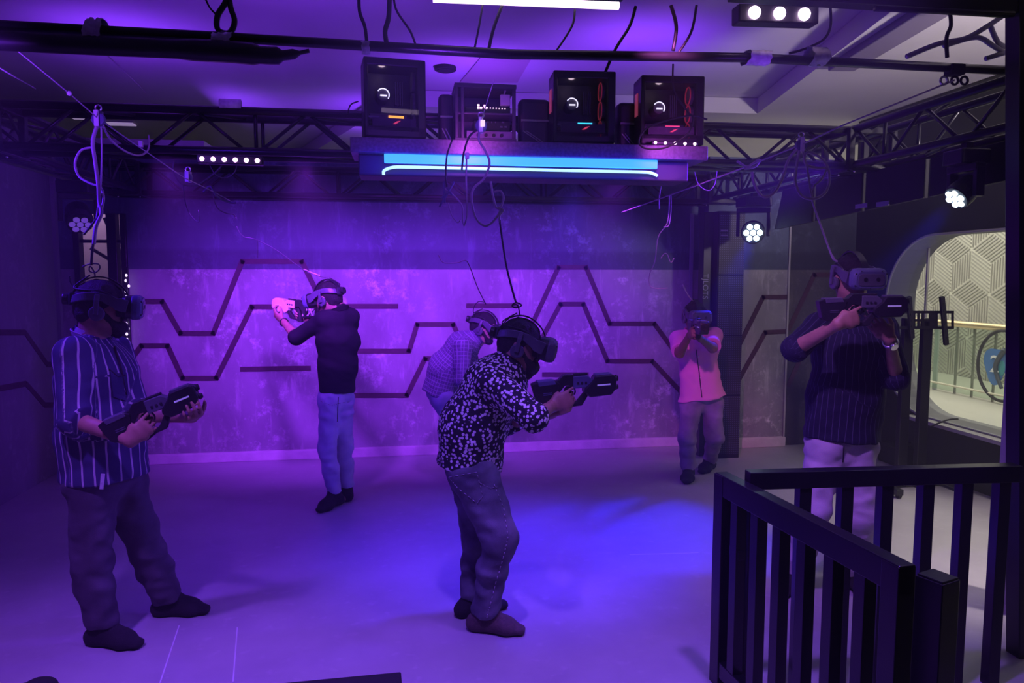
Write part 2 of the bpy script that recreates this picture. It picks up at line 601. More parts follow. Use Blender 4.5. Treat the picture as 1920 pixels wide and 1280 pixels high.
# ---------------------------------------------------------------- people
def hand(W, D, N, side, curl=(60, 80, 45), spread=0.0215, sc=1.0, thumb=(0.55, 0.6, 0.45), index=None):
    D = D.normalized(); N = (N - D * N.dot(D)).normalized()
    S = D.cross(N) if side == 'R' else N.cross(D)
    pr = [Seg(W - D * 0.01, W + D * 0.05 * sc, (0.03 * sc, 0.02 * sc), (0.041 * sc, 0.017 * sc), L=S, k=0.012),
          Seg(W + D * 0.05 * sc, W + D * 0.088 * sc, (0.042 * sc, 0.016 * sc), (0.042 * sc, 0.0125 * sc), L=S, k=0.01)]
    for i, (off, ln) in enumerate(((1.5, 0.96), (0.5, 1.06), (-0.5, 1.0), (-1.5, 0.8))):
        b = W + D * (0.09 - 0.005 * abs(off - 0.3)) * sc + S * off * spread * sc
        cs = curl if not (i == 0 and index) else index
        a = 0
        r = 0.0092 if i != 3 else 0.008
        fd = (D + S * 0.06 * off).normalized()
        for j, (l, c) in enumerate(zip((0.043, 0.026, 0.021), cs)):
            a += math.radians(c + i * 3)
            e = b + (fd * math.cos(a) + N * math.sin(a)) * l * ln * sc
            pr.append(Seg(b, e, (r - 0.0007 * j) * sc, (r - 0.0007 * (j + 1)) * sc, k=0.004))
            b = e
    b = W + D * 0.022 * sc + S * 0.027 * sc
    t1 = (D * thumb[0] + S * thumb[1] + N * thumb[2]).normalized()
    e = b + t1 * 0.042 * sc
    pr.append(Seg(b, e, 0.0135 * sc, 0.0115 * sc, k=0.01))
    t2 = (D * (thumb[0] + 0.4) + S * thumb[1] * 0.5 + N * thumb[2] * 1.2).normalized()
    e2 = e + t2 * 0.032 * sc
    pr.append(Seg(e, e2, 0.0112 * sc, 0.0098 * sc, k=0.005))
    t3 = (D * (thumb[0] + 0.5) + S * thumb[1] * 0.1 + N * thumb[2] * 1.6).normalized()
    pr.append(Seg(e2, e2 + t3 * 0.022 * sc, 0.0098 * sc, 0.0078 * sc, k=0.004))
    return pr

def frame(F, up=(0, 0, 1)):
    F = Vector(F).normalized()
    U = Vector(up)
    R = F.cross(U).normalized()
    return R, F, R.cross(F).normalized()

def head_parts(C, F, neck, up=(0, 0, 1), sc=1.0):
    R, F, U = frame(F, up)
    q = lambda r, f, u: C + (R * r + F * f + U * u) * sc
    ax = (R, F, U)
    s3 = lambda *t: tuple(x * sc for x in t)
    pr = [Ell(q(0, -0.006, 0.028), s3(0.076, 0.097, 0.088), ax, 0.02),
          Ell(q(0, 0.028, -0.038), s3(0.063, 0.067, 0.08), ax, 0.03),
          Seg(q(0.05, 0.0, -0.06), q(0.018, 0.072, -0.1), 0.022 * sc, 0.02 * sc, k=0.03),
          Seg(q(-0.05, 0.0, -0.06), q(-0.018, 0.072, -0.1), 0.022 * sc, 0.02 * sc, k=0.03),
          Ell(q(0, 0.078, -0.1), s3(0.024, 0.02, 0.018), ax, 0.02),
          Seg(q(0, 0.09, 0.01), q(0, 0.114, -0.03), 0.009 * sc, 0.013 * sc, k=0.012),
          Ell(q(0.013, 0.102, -0.034), s3(0.009, 0.011, 0.009), ax, 0.008),
          Ell(q(-0.013, 0.102, -0.034), s3(0.009, 0.011, 0.009), ax, 0.008),
          Ell(q(0, 0.094, -0.061), s3(0.024, 0.011, 0.0065), ax, 0.006),
          Ell(q(0, 0.092, -0.073), s3(0.021, 0.011, 0.0075), ax, 0.006),
          Seg(q(0.045, 0.07, 0.026), q(0.008, 0.09, 0.022), 0.011 * sc, 0.011 * sc, k=0.015),
          Seg(q(-0.045, 0.07, 0.026), q(-0.008, 0.09, 0.022), 0.011 * sc, 0.011 * sc, k=0.015),
          Ell(q(0.032, 0.076, 0.0), s3(0.013, 0.013, 0.011), ax, 0.006),
          Ell(q(-0.032, 0.076, 0.0), s3(0.013, 0.013, 0.011), ax, 0.006),
          Ell(q(0.077, -0.012, -0.015), s3(0.01, 0.02, 0.031), ax, 0.008),
          Ell(q(-0.077, -0.012, -0.015), s3(0.01, 0.02, 0.031), ax, 0.008),
          Seg(neck, q(0, -0.028, -0.05), (0.062 * sc, 0.062 * sc), (0.054 * sc, 0.06 * sc), L=R, k=0.04)]
    return pr, q, ax

def foot(ankle_g, toe_g, h_ank):
    """ankle_g, toe_g on the floor; returns sole points"""
    d = (toe_g - ankle_g); d.z = 0; d.normalize()
    return ankle_g - d * 0.055, ankle_g + d * 0.11, ankle_g + d * 0.185, d

def person(label, J, cl, head, hands, h=0.0065, sc=1.0, beard=0.0, hair=True, skin='skin', wr=None):
    """J joints, cl clothing, head = (centre, facing), hands = {side: dict}"""
    ga, gb = J['gR'][0], J['gL'][0]
    base = Vector(((ga.x + gb.x) / 2, (ga.y + gb.y) / 2, 0))
    root = thing('person', label, 'person', base)
    C, Fh, up = head
    La = (J['shL'] - J['shR']); La.normalize()
    Lh = (J['hipL'] - J['hipR']); Lh.normalize()
    b = cl.get('bulk', 1.0)
    tr = cl.get('legs', (0.098, 0.08, 0.07, 0.062))
    # ------ one continuous body
    pr, q, ax = head_parts(C, Fh, J['neck'], up, sc)
    pr += [Seg(J['pelvis'], J['waist'], (0.13 * b * cl.get('hip_k', 0.93), 0.09 * b * cl.get('hip_k', 0.93)), (0.14 * b, 0.1 * b), L=Lh, k=0.05),
           Seg(J['waist'], J['chest'], (0.14 * b, 0.1 * b), (0.155 * b, 0.11 * b), L=La, k=0.05),
           Seg(J['chest'], J['neck'], (0.155 * b, 0.1 * b), (0.06, 0.06), L=La, k=0.05),
           Seg(J['shR'], J['shL'], 0.05, 0.05, k=0.05)]
    for s in 'RL':
        pr += [Seg(J['sh' + s], J['el' + s], 0.048 * sc, 0.039 * sc, k=0.03),
               Seg(J['el' + s], J['wr' + s], (0.041 * sc, 0.038 * sc), (0.028 * sc, 0.023 * sc), k=0.02),
               Seg(J['hip' + s], J['kn' + s], tr[0] * 0.72, tr[1] * 0.7, k=0.03),
               Seg(J['kn' + s], J['an' + s], tr[1] * 0.66, 0.034, k=0.03)]
        pr += hand(J['wr' + s], side=s, sc=sc, **hands[s])
        he, ba, to, d = foot(*J['g' + s], 0.08)
        up3 = Vector((0, 0, 1))
        pr += [Seg(J['an' + s], he + up3 * 0.034, 0.034, 0.03, k=0.03),
               Seg(he + up3 * 0.034, ba + up3 * 0.03, (0.031, 0.03), (0.043, 0.026), L=d.cross(up3), k=0.03)]
    obj_body = sculpt('body', pr, h, M_[skin], root, floor=0.004)
    # ------ hair and beard
    if hair:
        hp = [Ell(q(0, -0.01, 0.032), tuple(x * sc for x in (0.083, 0.103, 0.094)), ax, 0.02),
              Ell(q(0, -0.05, -0.02), tuple(x * sc for x in (0.07, 0.065, 0.07)), ax, 0.02)]
        nrm = Vector(ax[1]) * 0.66 - Vector(ax[2]) * 0.75
        sculpt('hair', hp, 0.006, M_['hair'], root, fold=(0.004, 60, 60, 60), clips=[(q(0.0, 0.035, 0.0), nrm)])
    if beard > 0:
        bp = [Seg(q(0.066, 0.012, -0.03), q(0.03, 0.066, -0.09), 0.017 * sc, 0.024 * sc, k=0.03),
              Seg(q(-0.066, 0.012, -0.03), q(-0.03, 0.066, -0.09), 0.017 * sc, 0.024 * sc, k=0.03),
              Ell(q(0, 0.078, -0.1), tuple(x * sc for x in (0.036, 0.03, 0.026)), ax, 0.03),
              Seg(q(0.032, 0.088, -0.055), q(0.0, 0.106, -0.045), 0.008 * sc, 0.009 * sc, k=0.01),
              Seg(q(-0.032, 0.088, -0.055), q(0.0, 0.106, -0.045), 0.008 * sc, 0.009 * sc, k=0.01)]
        if beard > 0.5:
            bp.append(Seg(q(0, 0.075, -0.1), q(0, 0.07, -0.1 - 0.05 * beard), (0.036 * sc, 0.03 * sc), (0.018 * sc, 0.016 * sc), k=0.03))
        sculpt('beard', bp, 0.005, M_['hair'], root, fold=(0.003, 70, 70, 70))
    # ------ shirt
    w = cl.get('shirt_w', (0.185, 0.15, 0.175, 0.14, 0.185, 0.13))
    top = J['neck'] + (J['chest'] - J['neck']) * 0.12
    sp = [Seg(J['hem'], J['waist'], w[0:2], w[2:4], L=Lh, k=0.05, f0=True, uv=(0.17, 0)),
          Seg(J['waist'], J['chest'], w[2:4], w[4:6], L=La, k=0.06, uv=(0.17, 0.2)),
          Seg(J['chest'], top, w[4:6], (0.088, 0.082), L=La, k=0.05, uv=(0.17, 0.5)),
          Seg(J['shR'], J['shL'], 0.064, 0.064, k=0.05)]
    for s in 'RL':
        r0, r1, r2 = cl.get('sleeve', (0.072, 0.062, 0.056))
        t = cl.get('cuff', 0.25)
        if t >= 0:
            cuff = J['el' + s] + (J['wr' + s] - J['el' + s]) * t
            sp += [Seg(J['sh' + s], J['el' + s], r0, r1, k=0.035, L=La, uv=(0.06, 0.1)),
                   Seg(J['el' + s], cuff, r1, r2, k=0.02, f1=True, L=La, uv=(0.06, 0.4))]
        else:
            cuff = J['sh' + s] + (J['el' + s] - J['sh' + s]) * (-t)
            sp += [Seg(J['sh' + s], cuff, r0, r1, k=0.035, f1=True, L=La, uv=(0.06, 0.1))]
    sculpt('shirt', sp, h, cl['shirt'], root, fold=cl.get('fold', (0.007, 9, 9, 13)), group_uv=True)
    # collar
    cmb = MB()
    Rn, Fn, Un = ax
    Fb = Vector(La).cross(Vector((0, 0, 1)))
    if Fb.dot(Vector(cl['front'])) < 0:
        Fb = -Fb
    Ub = (J['neck'] - J['chest']).normalized() * 0.6 + (C - J['neck']).normalized() * 0.4
    Ub.normalize()
    Fb = (Fb - Ub * Fb.dot(Ub)).normalized()
    Rb = Fb.cross(Ub)
    for gap, up_, rr in ((25, cl.get('collar_up', 0.04), 0.067), (38, cl.get('collar_up', 0.04) - 0.012, 0.079)):
        pts, wd = [], []
        for i in range(25):
            a = math.radians(gap + (360 - 2 * gap) * i / 24 + 90)
            c_, s_ = math.cos(a), math.sin(a)
            pts.append(J['neck'] + (Rb * c_ + Fb * s_ * 1.05) * rr * sc + Ub * (up_ - 0.018 * s_))
            wd.append(Ub - (Rb * c_ + Fb * s_) * (0.1 if gap == 25 else -0.35))
        cmb.ribbon(pts, wd, 0.042 if gap == 25 else 0.036, 0.004)
    obj('collar', cmb, cl.get('collar', cl['shirt']), root, smooth=False)
    # ------ trousers
    tr = cl.get('legs', (0.098, 0.08, 0.07, 0.062))
    tp = [Seg(J['waist'] + (J['pelvis'] - J['waist']) * 0.35, J['pelvis'], (0.15 * b * cl.get('hip_k', 0.93), 0.11 * b * cl.get('hip_k', 0.93)), (0.165 * b * cl.get('hip_k', 0.93), 0.125 * b * cl.get('hip_k', 0.93)), L=Lh, k=0.04, f0=True),
          Seg(J['hipR'], J['hipL'], tr[0], tr[0], k=0.05)]
    for s in 'RL':
        cu = cl.get('ankle_t', 0.93)
        lo = J['kn' + s] + (J['an' + s] - J['kn' + s]) * cu
        mid = J['kn' + s] + (J['an' + s] - J['kn' + s]) * 0.4
        tp += [Seg(J['hip' + s], J['kn' + s], tr[0], tr[1], k=0.045),
               Seg(J['kn' + s], mid, tr[1], tr[2], k=0.03),
               Seg(mid, lo, tr[2], tr[3], k=0.03, f1=True)]
    sculpt('trousers', tp, h, cl['trousers'], root, fold=cl.get('tfold', (0.011, 9, 9, 15)))
    # ------ socks
    for s in 'RL':
        he, ba, to, d = foot(*J['g' + s], 0.08)
        up3 = Vector((0, 0, 1)); sd = d.cross(up3)
        kp = [Seg(J['an' + s] + (J['kn' + s] - J['an' + s]) * 0.1, he + d * 0.02 + up3 * 0.045, 0.045, 0.04, k=0.03),
              Seg(he + up3 * 0.035, ba + up3 * 0.034, (0.036, 0.036), (0.05, 0.033), L=sd, k=0.04),
              Seg(ba + up3 * 0.034, to + up3 * 0.022, (0.05, 0.032), (0.038, 0.02), L=sd, k=0.03),
              Seg(J['an' + s] + d * 0.02, ba + up3 * 0.04, 0.04, 0.034, k=0.04)]
        sculpt('sock', kp, 0.006, cl.get('sock' + s, M_['sock']), root, floor=0.002, fold=(0.002, 20, 20, 30))
    return root

# ---------------------------------------------------------------- headset worn on a head
def headset(label, head, sc=1.0, tint='grey_plastic', rim='blue_plastic', group='virtual reality headsets'):
    C, F, up = head
    R, F, U = frame(F, up)
    M = Matrix(((R.x, F.x, U.x, C.x), (R.y, F.y, U.y, C.y), (R.z, F.z, U.z, C.z), (0, 0, 0, 1)))
    t = thing('vr_headset', label, 'headset', M=M, group=group)
    k = sc
    # visor: lofted rounded shell
    def rr(w, h, cz, y, r, n=6):
        pts = []
        for cx, cz_, a0 in ((w - r, h - r, 0), (-(w - r), h - r, 90), (-(w - r), -(h - r), 180), (w - r, -(h - r), 270)):
            for i in range(n + 1):
                a = math.radians(a0 + 90 * i / n)
                pts.append((k * (cx + r * math.cos(a)), k * y, k * (cz + cz_ + r * math.sin(a))))
        return pts
    def loft(rings):
        m = MB(); n = len(rings[0])
        vs = [p for r_ in rings for p in r_]
        fs = [tuple(range(n))[::-1], tuple(range((len(rings) - 1) * n, len(rings) * n))]
        for i in range(len(rings) - 1):
            for j in range(n):
                j2 = (j + 1) % n
                fs.append((i * n + j, i * n + j2, (i + 1) * n + j2, (i + 1) * n + j))
        return m.add(vs, fs)
    v = loft([rr(0.086, 0.048, 0.004, 0.092, 0.03), rr(0.093, 0.053, 0.004, 0.106, 0.035), rr(0.094, 0.054, 0.003, 0.134, 0.036)])
    obj('visor_housing', v, M_['black'], t, bevel=0.003, fixn=True)
    v = loft([rr(0.095, 0.055, 0.003, 0.13, 0.036), rr(0.097, 0.057, 0.003, 0.138, 0.037), rr(0.096, 0.056, 0.003, 0.155, 0.037),
              rr(0.092, 0.052, 0.002, 0.168, 0.036), rr(0.08, 0.042, 0.002, 0.176, 0.03)])
    vis = obj('visor', v, M_[rim], t, smooth=False, bevel=0.004, fixn=True)
    pl = loft([rr(0.072, 0.032, 0.002, 0.174, 0.022), rr(0.07, 0.03, 0.002, 0.1795, 0.02)])
    obj('front_plate', pl, M_[tint], vis, fixn=True, bevel=0.001)
    for x in (-0.034, 0.034):
        cm = MB(); cm.cyl((x * k, 0.176 * k, 0.004 * k), (x * k, 0.182 * k, 0.004 * k), 0.0105 * k, 16)
        obj('camera_lens', cm, M_['black'], vis, fixn=True)
    for x, z in ((-0.082, 0.03), (0.082, 0.03), (-0.082, -0.03), (0.082, -0.03), (-0.055, 0.043), (0.055, 0.043), (0, -0.042), (-0.05, -0.04), (0.05, -0.04)):
        cm = MB(); cm.ell((x * k, 0.171 * k, (z + 0.002) * k), (0.005 * k, 0.006 * k, 0.005 * k), nu=8, nv=6)
        obj('sensor_dimple', cm, M_['black'], vis, smooth=True)
    g = loft([rr(0.074, 0.043, 0.0, 0.066, 0.03), rr(0.08, 0.047, 0.002, 0.085, 0.03), rr(0.086, 0.048, 0.003, 0.1, 0.03)])
    obj('face_gasket', g, M_['foam'], t, fixn=True, bevel=0.003)
    # rigid halo strap
    for sgn in (-1, 1):
        pts = [(sgn * 0.09 * k, 0.115 * k, 0.008 * k), (sgn * 0.094 * k, 0.075 * k, 0.018 * k), (sgn * 0.09 * k, 0.03 * k, 0.04 * k), (sgn * 0.086 * k, -0.02 * k, 0.048 * k),
               (sgn * 0.075 * k, -0.07 * k, 0.042 * k), (sgn * 0.045 * k, -0.108 * k, 0.03 * k), (0.0, -0.122 * k, 0.024 * k)]
        m = MB(); m.ribbon(spline(pts, 5), (0, 0.25, 1), [0.058 * k] * 6 + [0.046 * k] * 5 + [0.036 * k] * 20, 0.012 * k)
        obj('side_strap', m, M_[tint], t, smooth=False, bevel=0.003, fixn=True)
        m = MB(); m.cyl((sgn * 0.083 * k, -0.008 * k, -0.03 * k), (sgn * 0.103 * k, -0.008 * k, -0.03 * k), 0.034 * k, 20)
        ec = obj('ear_cup', m, M_[tint], t, smooth=False, bevel=0.006, fixn=True)
        m = MB(); m.cyl((sgn * 0.074 * k, -0.008 * k, -0.03 * k), (sgn * 0.084 * k, -0.008 * k, -0.03 * k), 0.031 * k, 20)
        obj('ear_pad', m, M_['foam'], ec, bevel=0.004, fixn=True)
        m = MB(); m.ribbon([(sgn * 0.1 * k, -0.006 * k, 0.058 * k), (sgn * 0.108 * k, -0.008 * k, 0.03 * k), (sgn * 0.109 * k, -0.01 * k, -0.035 * k)], (0, 1, 0), 0.021 * k, 0.011 * k)
        obj('headphone_arm', m, M_[tint], t, bevel=0.003, fixn=True)
    m = MB()
    m.ribbon([(-0.04 * k, -0.112 * k, 0.03 * k), (0, -0.128 * k, 0.026 * k), (0.04 * k, -0.112 * k, 0.03 * k)], (0, 0, 1), 0.06 * k, 0.026 * k)
    rp = obj('rear_pad', m, M_['black'], t, bevel=0.008, fixn=True)
    m = MB(); m.cyl((0, -0.135 * k, 0.026 * k), (0, -0.158 * k, 0.026 * k), 0.026 * k, 20)
    obj('tightening_knob', m, M_['black'], rp, bevel=0.004, fixn=True)
    top = [(0, 0.11 * k, 0.06 * k), (0, 0.085 * k, 0.095 * k), (0, 0.03 * k, 0.13 * k), (0, -0.03 * k, 0.134 * k), (0, -0.085 * k, 0.105 * k), (0, -0.12 * k, 0.045 * k)]
    m = MB(); m.ribbon(spline(top, 5), (1, 0, 0), 0.036 * k, 0.006 * k)
    obj('top_strap', m, M_['black'], t, smooth=False, fixn=True)
    cb = [(0.094 * k, 0.06 * k, 0.05 * k), (0.088 * k, 0.0, 0.075 * k), (0.06 * k, -0.07 * k, 0.075 * k), (0.02 * k, -0.11 * k, 0.085 * k), (0.0, -0.05 * k, 0.142 * k)]
    m = MB(); m.tube(spline(cb, 6), 0.0035 * k, 6)
    obj('headset_cable', m, M_['cable_dark'], t, smooth=True)
    return t, M

# ---------------------------------------------------------------- the play gun (grip top at the local origin, barrel along local X)
def gun_matrix(O, X, up=(0, 0, 1)):
    X = X.normalized(); Y = Vector(up).cross(X).normalized(); Z = X.cross(Y).normalized()
    return Matrix(((X.x, Y.x, Z.x, O.x), (X.y, Y.y, Z.y, O.y), (X.z, Y.z, Z.z, O.z), (0, 0, 0, 1)))

def play_gun(label, M, s=0.000325, shell='black', dark='black_matt', core='grey_plastic', bar=1.5, open_stock=False, group='virtual reality play guns'):
    t = thing('play_gun', label, 'toy gun', M=M, group=group)
    A = lambda pts: [((x - 830) * s, (530 - z) * s) for x, z in pts]
    def pc(name, pts, th, m, bev=0.004, par=None):
        mb = MB(); mb.prism(A(pts), -th / 2, th / 2)
        return obj(name, mb, M_[m], par or t, bevel=bev, fixn=True)
    if open_stock:
        # skeleton stock of crossing struts
        pc('stock_plate', [(250, 420), (330, 400), (340, 700), (280, 690)], 0.03, dark)
        pc('upper_strut', [(300, 400), (720, 380), (720, 430), (300, 450)], 0.03, dark)
        pc('lower_strut', [(300, 640), (690, 700), (700, 745), (310, 700)], 0.03, dark)
        for a, b in (((350, 440), (560, 690)), ((560, 420), (380, 680)), ((540, 430), (690, 700))):
            mb = MB(); mb.bar(((a[0] - 830) * s, 0, (530 - a[1]) * s), ((b[0] - 830) * s, 0, (530 - b[1]) * s), 0.02, 0.014)
            obj('cross_strut', mb, M_[core], t, bevel=0.003)
    else:
        st = pc('stock', [(280, 440), (350, 412), (640, 400), (700, 440), (650, 600), (560, 725), (390, 738), (340, 690)], 0.056, shell)
        pc('stock_cover', [(360, 395), (620, 385), (650, 455), (385, 475)], 0.062, core, par=st)
        for zz in (575, 600):
            pc('badge_stripe', [(450, zz), (578, zz - 6), (578, zz + 8), (450, zz + 12)], 0.0585, core, bev=0, par=st)
    pc('frame_arch', [(600, 420), (700, 392), (770, 325), (905, 322), (945, 360), (945, 525), (885, 525), (845, 492), (785, 484), (715, 560), (640, 660), (590, 700)], 0.046, shell if not open_stock else dark)
    rc = pc('receiver', [(905, 352), (1130, 352), (1205, 420), (1190, 470), (1130, 535), (900, 535)], 0.052, core)
    pc('sight_rail', [(930, 318), (1140, 318), (1140, 352), (930, 352)], 0.022, dark, par=rc)
    for x in (960, 1020, 1080):
        pc('control_button', [(x, 440), (x + 34, 440), (x + 34, 474), (x, 474)], 0.06, dark, bev=0.002, par=rc)
    fe = pc('fore_end', [(1240, 360), (1500, 350), (1540, 380), (1560, 430), (1560, 560), (1480, 662), (1150, 682), (1060, 600), (1075, 540), (1190, 440)], 0.07, shell, bev=0.007)
    pc('top_cover', [(1245, 340), (1490, 336), (1510, 372), (1240, 382)], 0.05, core, par=fe)
    mb = MB(); mb.prism(A([(1262, 490), (1460, 486), (1460, 508), (1262, 514)]), -0.0362, 0.0362)
    obj('light_bar', mb, EM_BAR, fe)
    for z, r in ((430, 0.014), (560, 0.011)):
        mb = MB(); mb.cyl(((1545 - 830) * s, 0, (530 - z) * s), ((1605 - 830) * s, 0, (530 - z) * s), r, 16)
        mz = obj('muzzle', mb, M_[dark], t, bevel=0.002, fixn=True)
        mb = MB(); mb.cyl(((1560 - 830) * s, 0, (530 - z) * s), ((1580 - 830) * s, 0, (530 - z) * s), r + 0.004, 16)
        obj('muzzle_ring', mb, M_[shell], mz, bevel=0.002, fixn=True)
    pc('grip', [(800, 500), (905, 520), (850, 700), (820, 815), (700, 830), (730, 700)], 0.034, dark, bev=0.01)
    pc('lower_guard', [(1075, 610), (1130, 665), (1035, 805), (900, 812), (760, 860), (690, 850), (700, 815), (880, 765), (960, 735), (1010, 680)], 0.03, dark)
    mb = MB(); mb.tube(spline([((930 - 830) * s, 0, (530 - 535) * s), ((945 - 830) * s, 0, (530 - 590) * s), ((925 - 830) * s, 0, (530 - 640) * s)], 4), 0.004, 6)
    obj('trigger', mb, M_[core], t, smooth=True)
    return t
EM_BAR = emit('gun_light_bar', (0.8, 0.75, 1.0), 0.10)

from mathutils.bvhtree import BVHTree
def child(root, name):
    return next(c for c in root.children if c.name.split('.')[0] == name)
def surface_hits(o, px, off=0.003):
    """points where sight lines through the given frame positions meet a mesh, lifted slightly off it"""
    mw = Vector(org_of(o))
    me = o.data
    n = len(me.vertices); co = np.empty(n * 3, np.float32); me.vertices.foreach_get('co', co); co = co.reshape(-1, 3)
    tree = o_tree.get(o.name)
    if tree is None:
        tree = BVHTree.FromPolygons([Vector(c) + mw for c in co.tolist()], [tuple(p.vertices) for p in me.polygons]); o_tree[o.name] = tree
    out = []
    for x, y in px:
        r = V(*ray(x, y)).normalized()
        h = tree.ray_cast(Vector((0, 0, CAMZ)), r)
        if h[0] is not None:
            nn = h[1] if h[1].dot(r) < 0 else -h[1]
            out.append((h[0] + nn * off, nn))
        else:
            out.append(None)
    return out
o_tree = {}
def lerp_path(px, n):
    out = []
    for (x0, y0), (x1, y1) in zip(px[:-1], px[1:]):
        out += [(x0 + (x1 - x0) * i / n, y0 + (y1 - y0) * i / n) for i in range(n)]
    return out + [px[-1]]
def seam(name, root, part, px, r, m, n=8, dash=False, off=0.002):
    h = [p for p in surface_hits(child(root, part), lerp_path(px, n), off) if p]
    mb = MB()
    if len(h) < 2:
        return
    if dash:
        for a, b in zip(h[::2], h[1::2]):
            mb.tube([a[0], b[0]], r, 5)
    else:
        mb.tube([p[0] for p in h], r, 6)
    return obj(name, mb, m, child(root, part), smooth=True)
def patch(name, root, part, quad, m, n=6, off=0.005):
    g = [[(quad[0][c] * (1 - i / n) * (1 - j / n) + quad[1][c] * (i / n) * (1 - j / n) + quad[2][c] * (i / n) * (j / n) + quad[3][c] * (1 - i / n) * (j / n)) for c in (0, 1)] for j in range(n + 1) for i in range(n + 1)]
    h = surface_hits(child(root, part), g, off)
    if any(p is None for p in h):
        return
    mb = MB(); N_ = n + 1
    vs = [p[0] for p in h] + [p[0] - p[1] * (off + 0.004) for p in h]
    fs = []
    for j in range(n):
        for i in range(n):
            a = j * N_ + i
            fs += [(a, a + 1, a + N_ + 1, a + N_)]
    K = N_ * N_
    edge = [i for i in range(n)] + [j * N_ + n for j in range(n)] + [n * N_ + n - i for i in range(n)] + [(n - j) * N_ for j in range(n)]
    for i in range(len(edge)):
        a, b = edge[i], edge[(i + 1) % len(edge)]
        fs.append((a, b, b + K, a + K))
    mb.add(vs, fs)
    return obj(name, mb, m, child(root, part), smooth=False, fixn=True)
# ---------------------------------------------------------------- the room
VB = 7.17           # back wall plane
UL = -3.04          # left wall plane
UR = 4.62           # right wall plane
VP_ = 6.99          # panel wall on the right
HW = 2.9            # partition height
ZC = 3.45           # ceiling

def stucco(name, lo, hi, spots, band=True):
    m, nt, b = new_mat(name)
    N, L = nt.nodes, nt.links
    tc = N.new('ShaderNodeTexCoord')
    geo = N.new('ShaderNodeNewGeometry')
    def noise(s, d, rough=0.6, vec=None):
        n = N.new('ShaderNodeTexNoise'); n.inputs['Scale'].default_value = s; n.inputs['Detail'].default_value = d; n.inputs['Roughness'].default_value = rough
        L.new(vec or geo.outputs['Position'], n.inputs['Vector'])
        return n
    def ramp(src, p0, p1, c0, c1):
        r = N.new('ShaderNodeValToRGB')
        r.color_ramp.elements[0].position = p0; r.color_ramp.elements[1].position = p1
        r.color_ramp.elements[0].color = c0; r.color_ramp.elements[1].color = c1
        L.new(src, r.inputs['Fac'])
        return r
    mp = N.new('ShaderNodeMapping'); mp.inputs['Scale'].default_value = (1.0, 1.0, 0.6)
    L.new(geo.outputs['Position'], mp.inputs['Vector'])
    big = noise(1.3, 5, 0.6, mp.outputs['Vector'])
    base = ramp(big.outputs['Fac'], 0.33, 0.68, (*lo, 1), (*hi, 1))
    fine = noise(9, 9, 0.72)
    sp = ramp(fine.outputs['Fac'], 0.53, 0.68, (0, 0, 0, 1), (1, 1, 1, 1))
    pat = noise(1.1, 3)
    pm = ramp(pat.outputs['Fac'], 0.42, 0.6, (0.12, 0.12, 0.12, 1), (1, 1, 1, 1))
    mu = N.new('ShaderNodeMath'); mu.operation = 'MULTIPLY'
    L.new(sp.outputs['Color'], mu.inputs[0]); L.new(pm.outputs['Color'], mu.inputs[1])
    mp2 = N.new('ShaderNodeMapping'); mp2.inputs['Scale'].default_value = (7, 7, 1.3)
    L.new(geo.outputs['Position'], mp2.inputs['Vector'])
    st = noise(1.6, 6, 0.65, mp2.outputs['Vector'])
    sm = ramp(st.outputs['Fac'], 0.56, 0.72, (0, 0, 0, 1), (0.55, 0.55, 0.55, 1))
    ad = N.new('ShaderNodeMath'); ad.operation = 'MAXIMUM'
    L.new(mu.outputs[0], ad.inputs[0]); L.new(sm.outputs['Color'], ad.inputs[1])
    mx = N.new('ShaderNodeMix'); mx.data_type = 'RGBA'; mx.inputs[7].default_value = (*spots, 1)
    L.new(ad.outputs[0], mx.inputs['Factor']); L.new(base.outputs['Color'], mx.inputs[6])
    out = mx.outputs[2]
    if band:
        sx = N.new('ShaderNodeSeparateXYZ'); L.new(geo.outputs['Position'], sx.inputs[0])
        # dimmer, bluer light painted in above 1.8 m, darker band at its lower edge
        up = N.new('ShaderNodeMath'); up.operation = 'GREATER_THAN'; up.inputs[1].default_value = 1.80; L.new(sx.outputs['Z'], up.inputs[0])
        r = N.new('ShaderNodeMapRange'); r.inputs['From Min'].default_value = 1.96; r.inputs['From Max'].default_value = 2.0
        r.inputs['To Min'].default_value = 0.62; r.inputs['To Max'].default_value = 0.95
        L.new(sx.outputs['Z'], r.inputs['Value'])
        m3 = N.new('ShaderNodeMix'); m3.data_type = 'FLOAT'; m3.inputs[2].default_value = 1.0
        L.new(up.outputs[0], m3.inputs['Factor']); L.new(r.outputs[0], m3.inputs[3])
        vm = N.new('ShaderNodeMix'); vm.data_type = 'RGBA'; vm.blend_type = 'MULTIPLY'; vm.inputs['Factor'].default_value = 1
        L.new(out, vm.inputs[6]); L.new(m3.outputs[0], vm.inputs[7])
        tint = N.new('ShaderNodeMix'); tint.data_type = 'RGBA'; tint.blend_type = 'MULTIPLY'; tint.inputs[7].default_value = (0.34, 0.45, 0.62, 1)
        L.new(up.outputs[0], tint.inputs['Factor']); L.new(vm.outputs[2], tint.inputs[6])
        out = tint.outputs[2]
    L.new(out, b.inputs['Base Color'])
    b.inputs['Roughness'].default_value = 0.75
    bp = N.new('ShaderNodeBump'); bp.inputs['Strength'].default_value = 0.35; bp.inputs['Distance'].default_value = 0.01
    L.new(fine.outputs['Fac'], bp.inputs['Height']); L.new(bp.outputs['Normal'], b.inputs['Normal'])
    return m

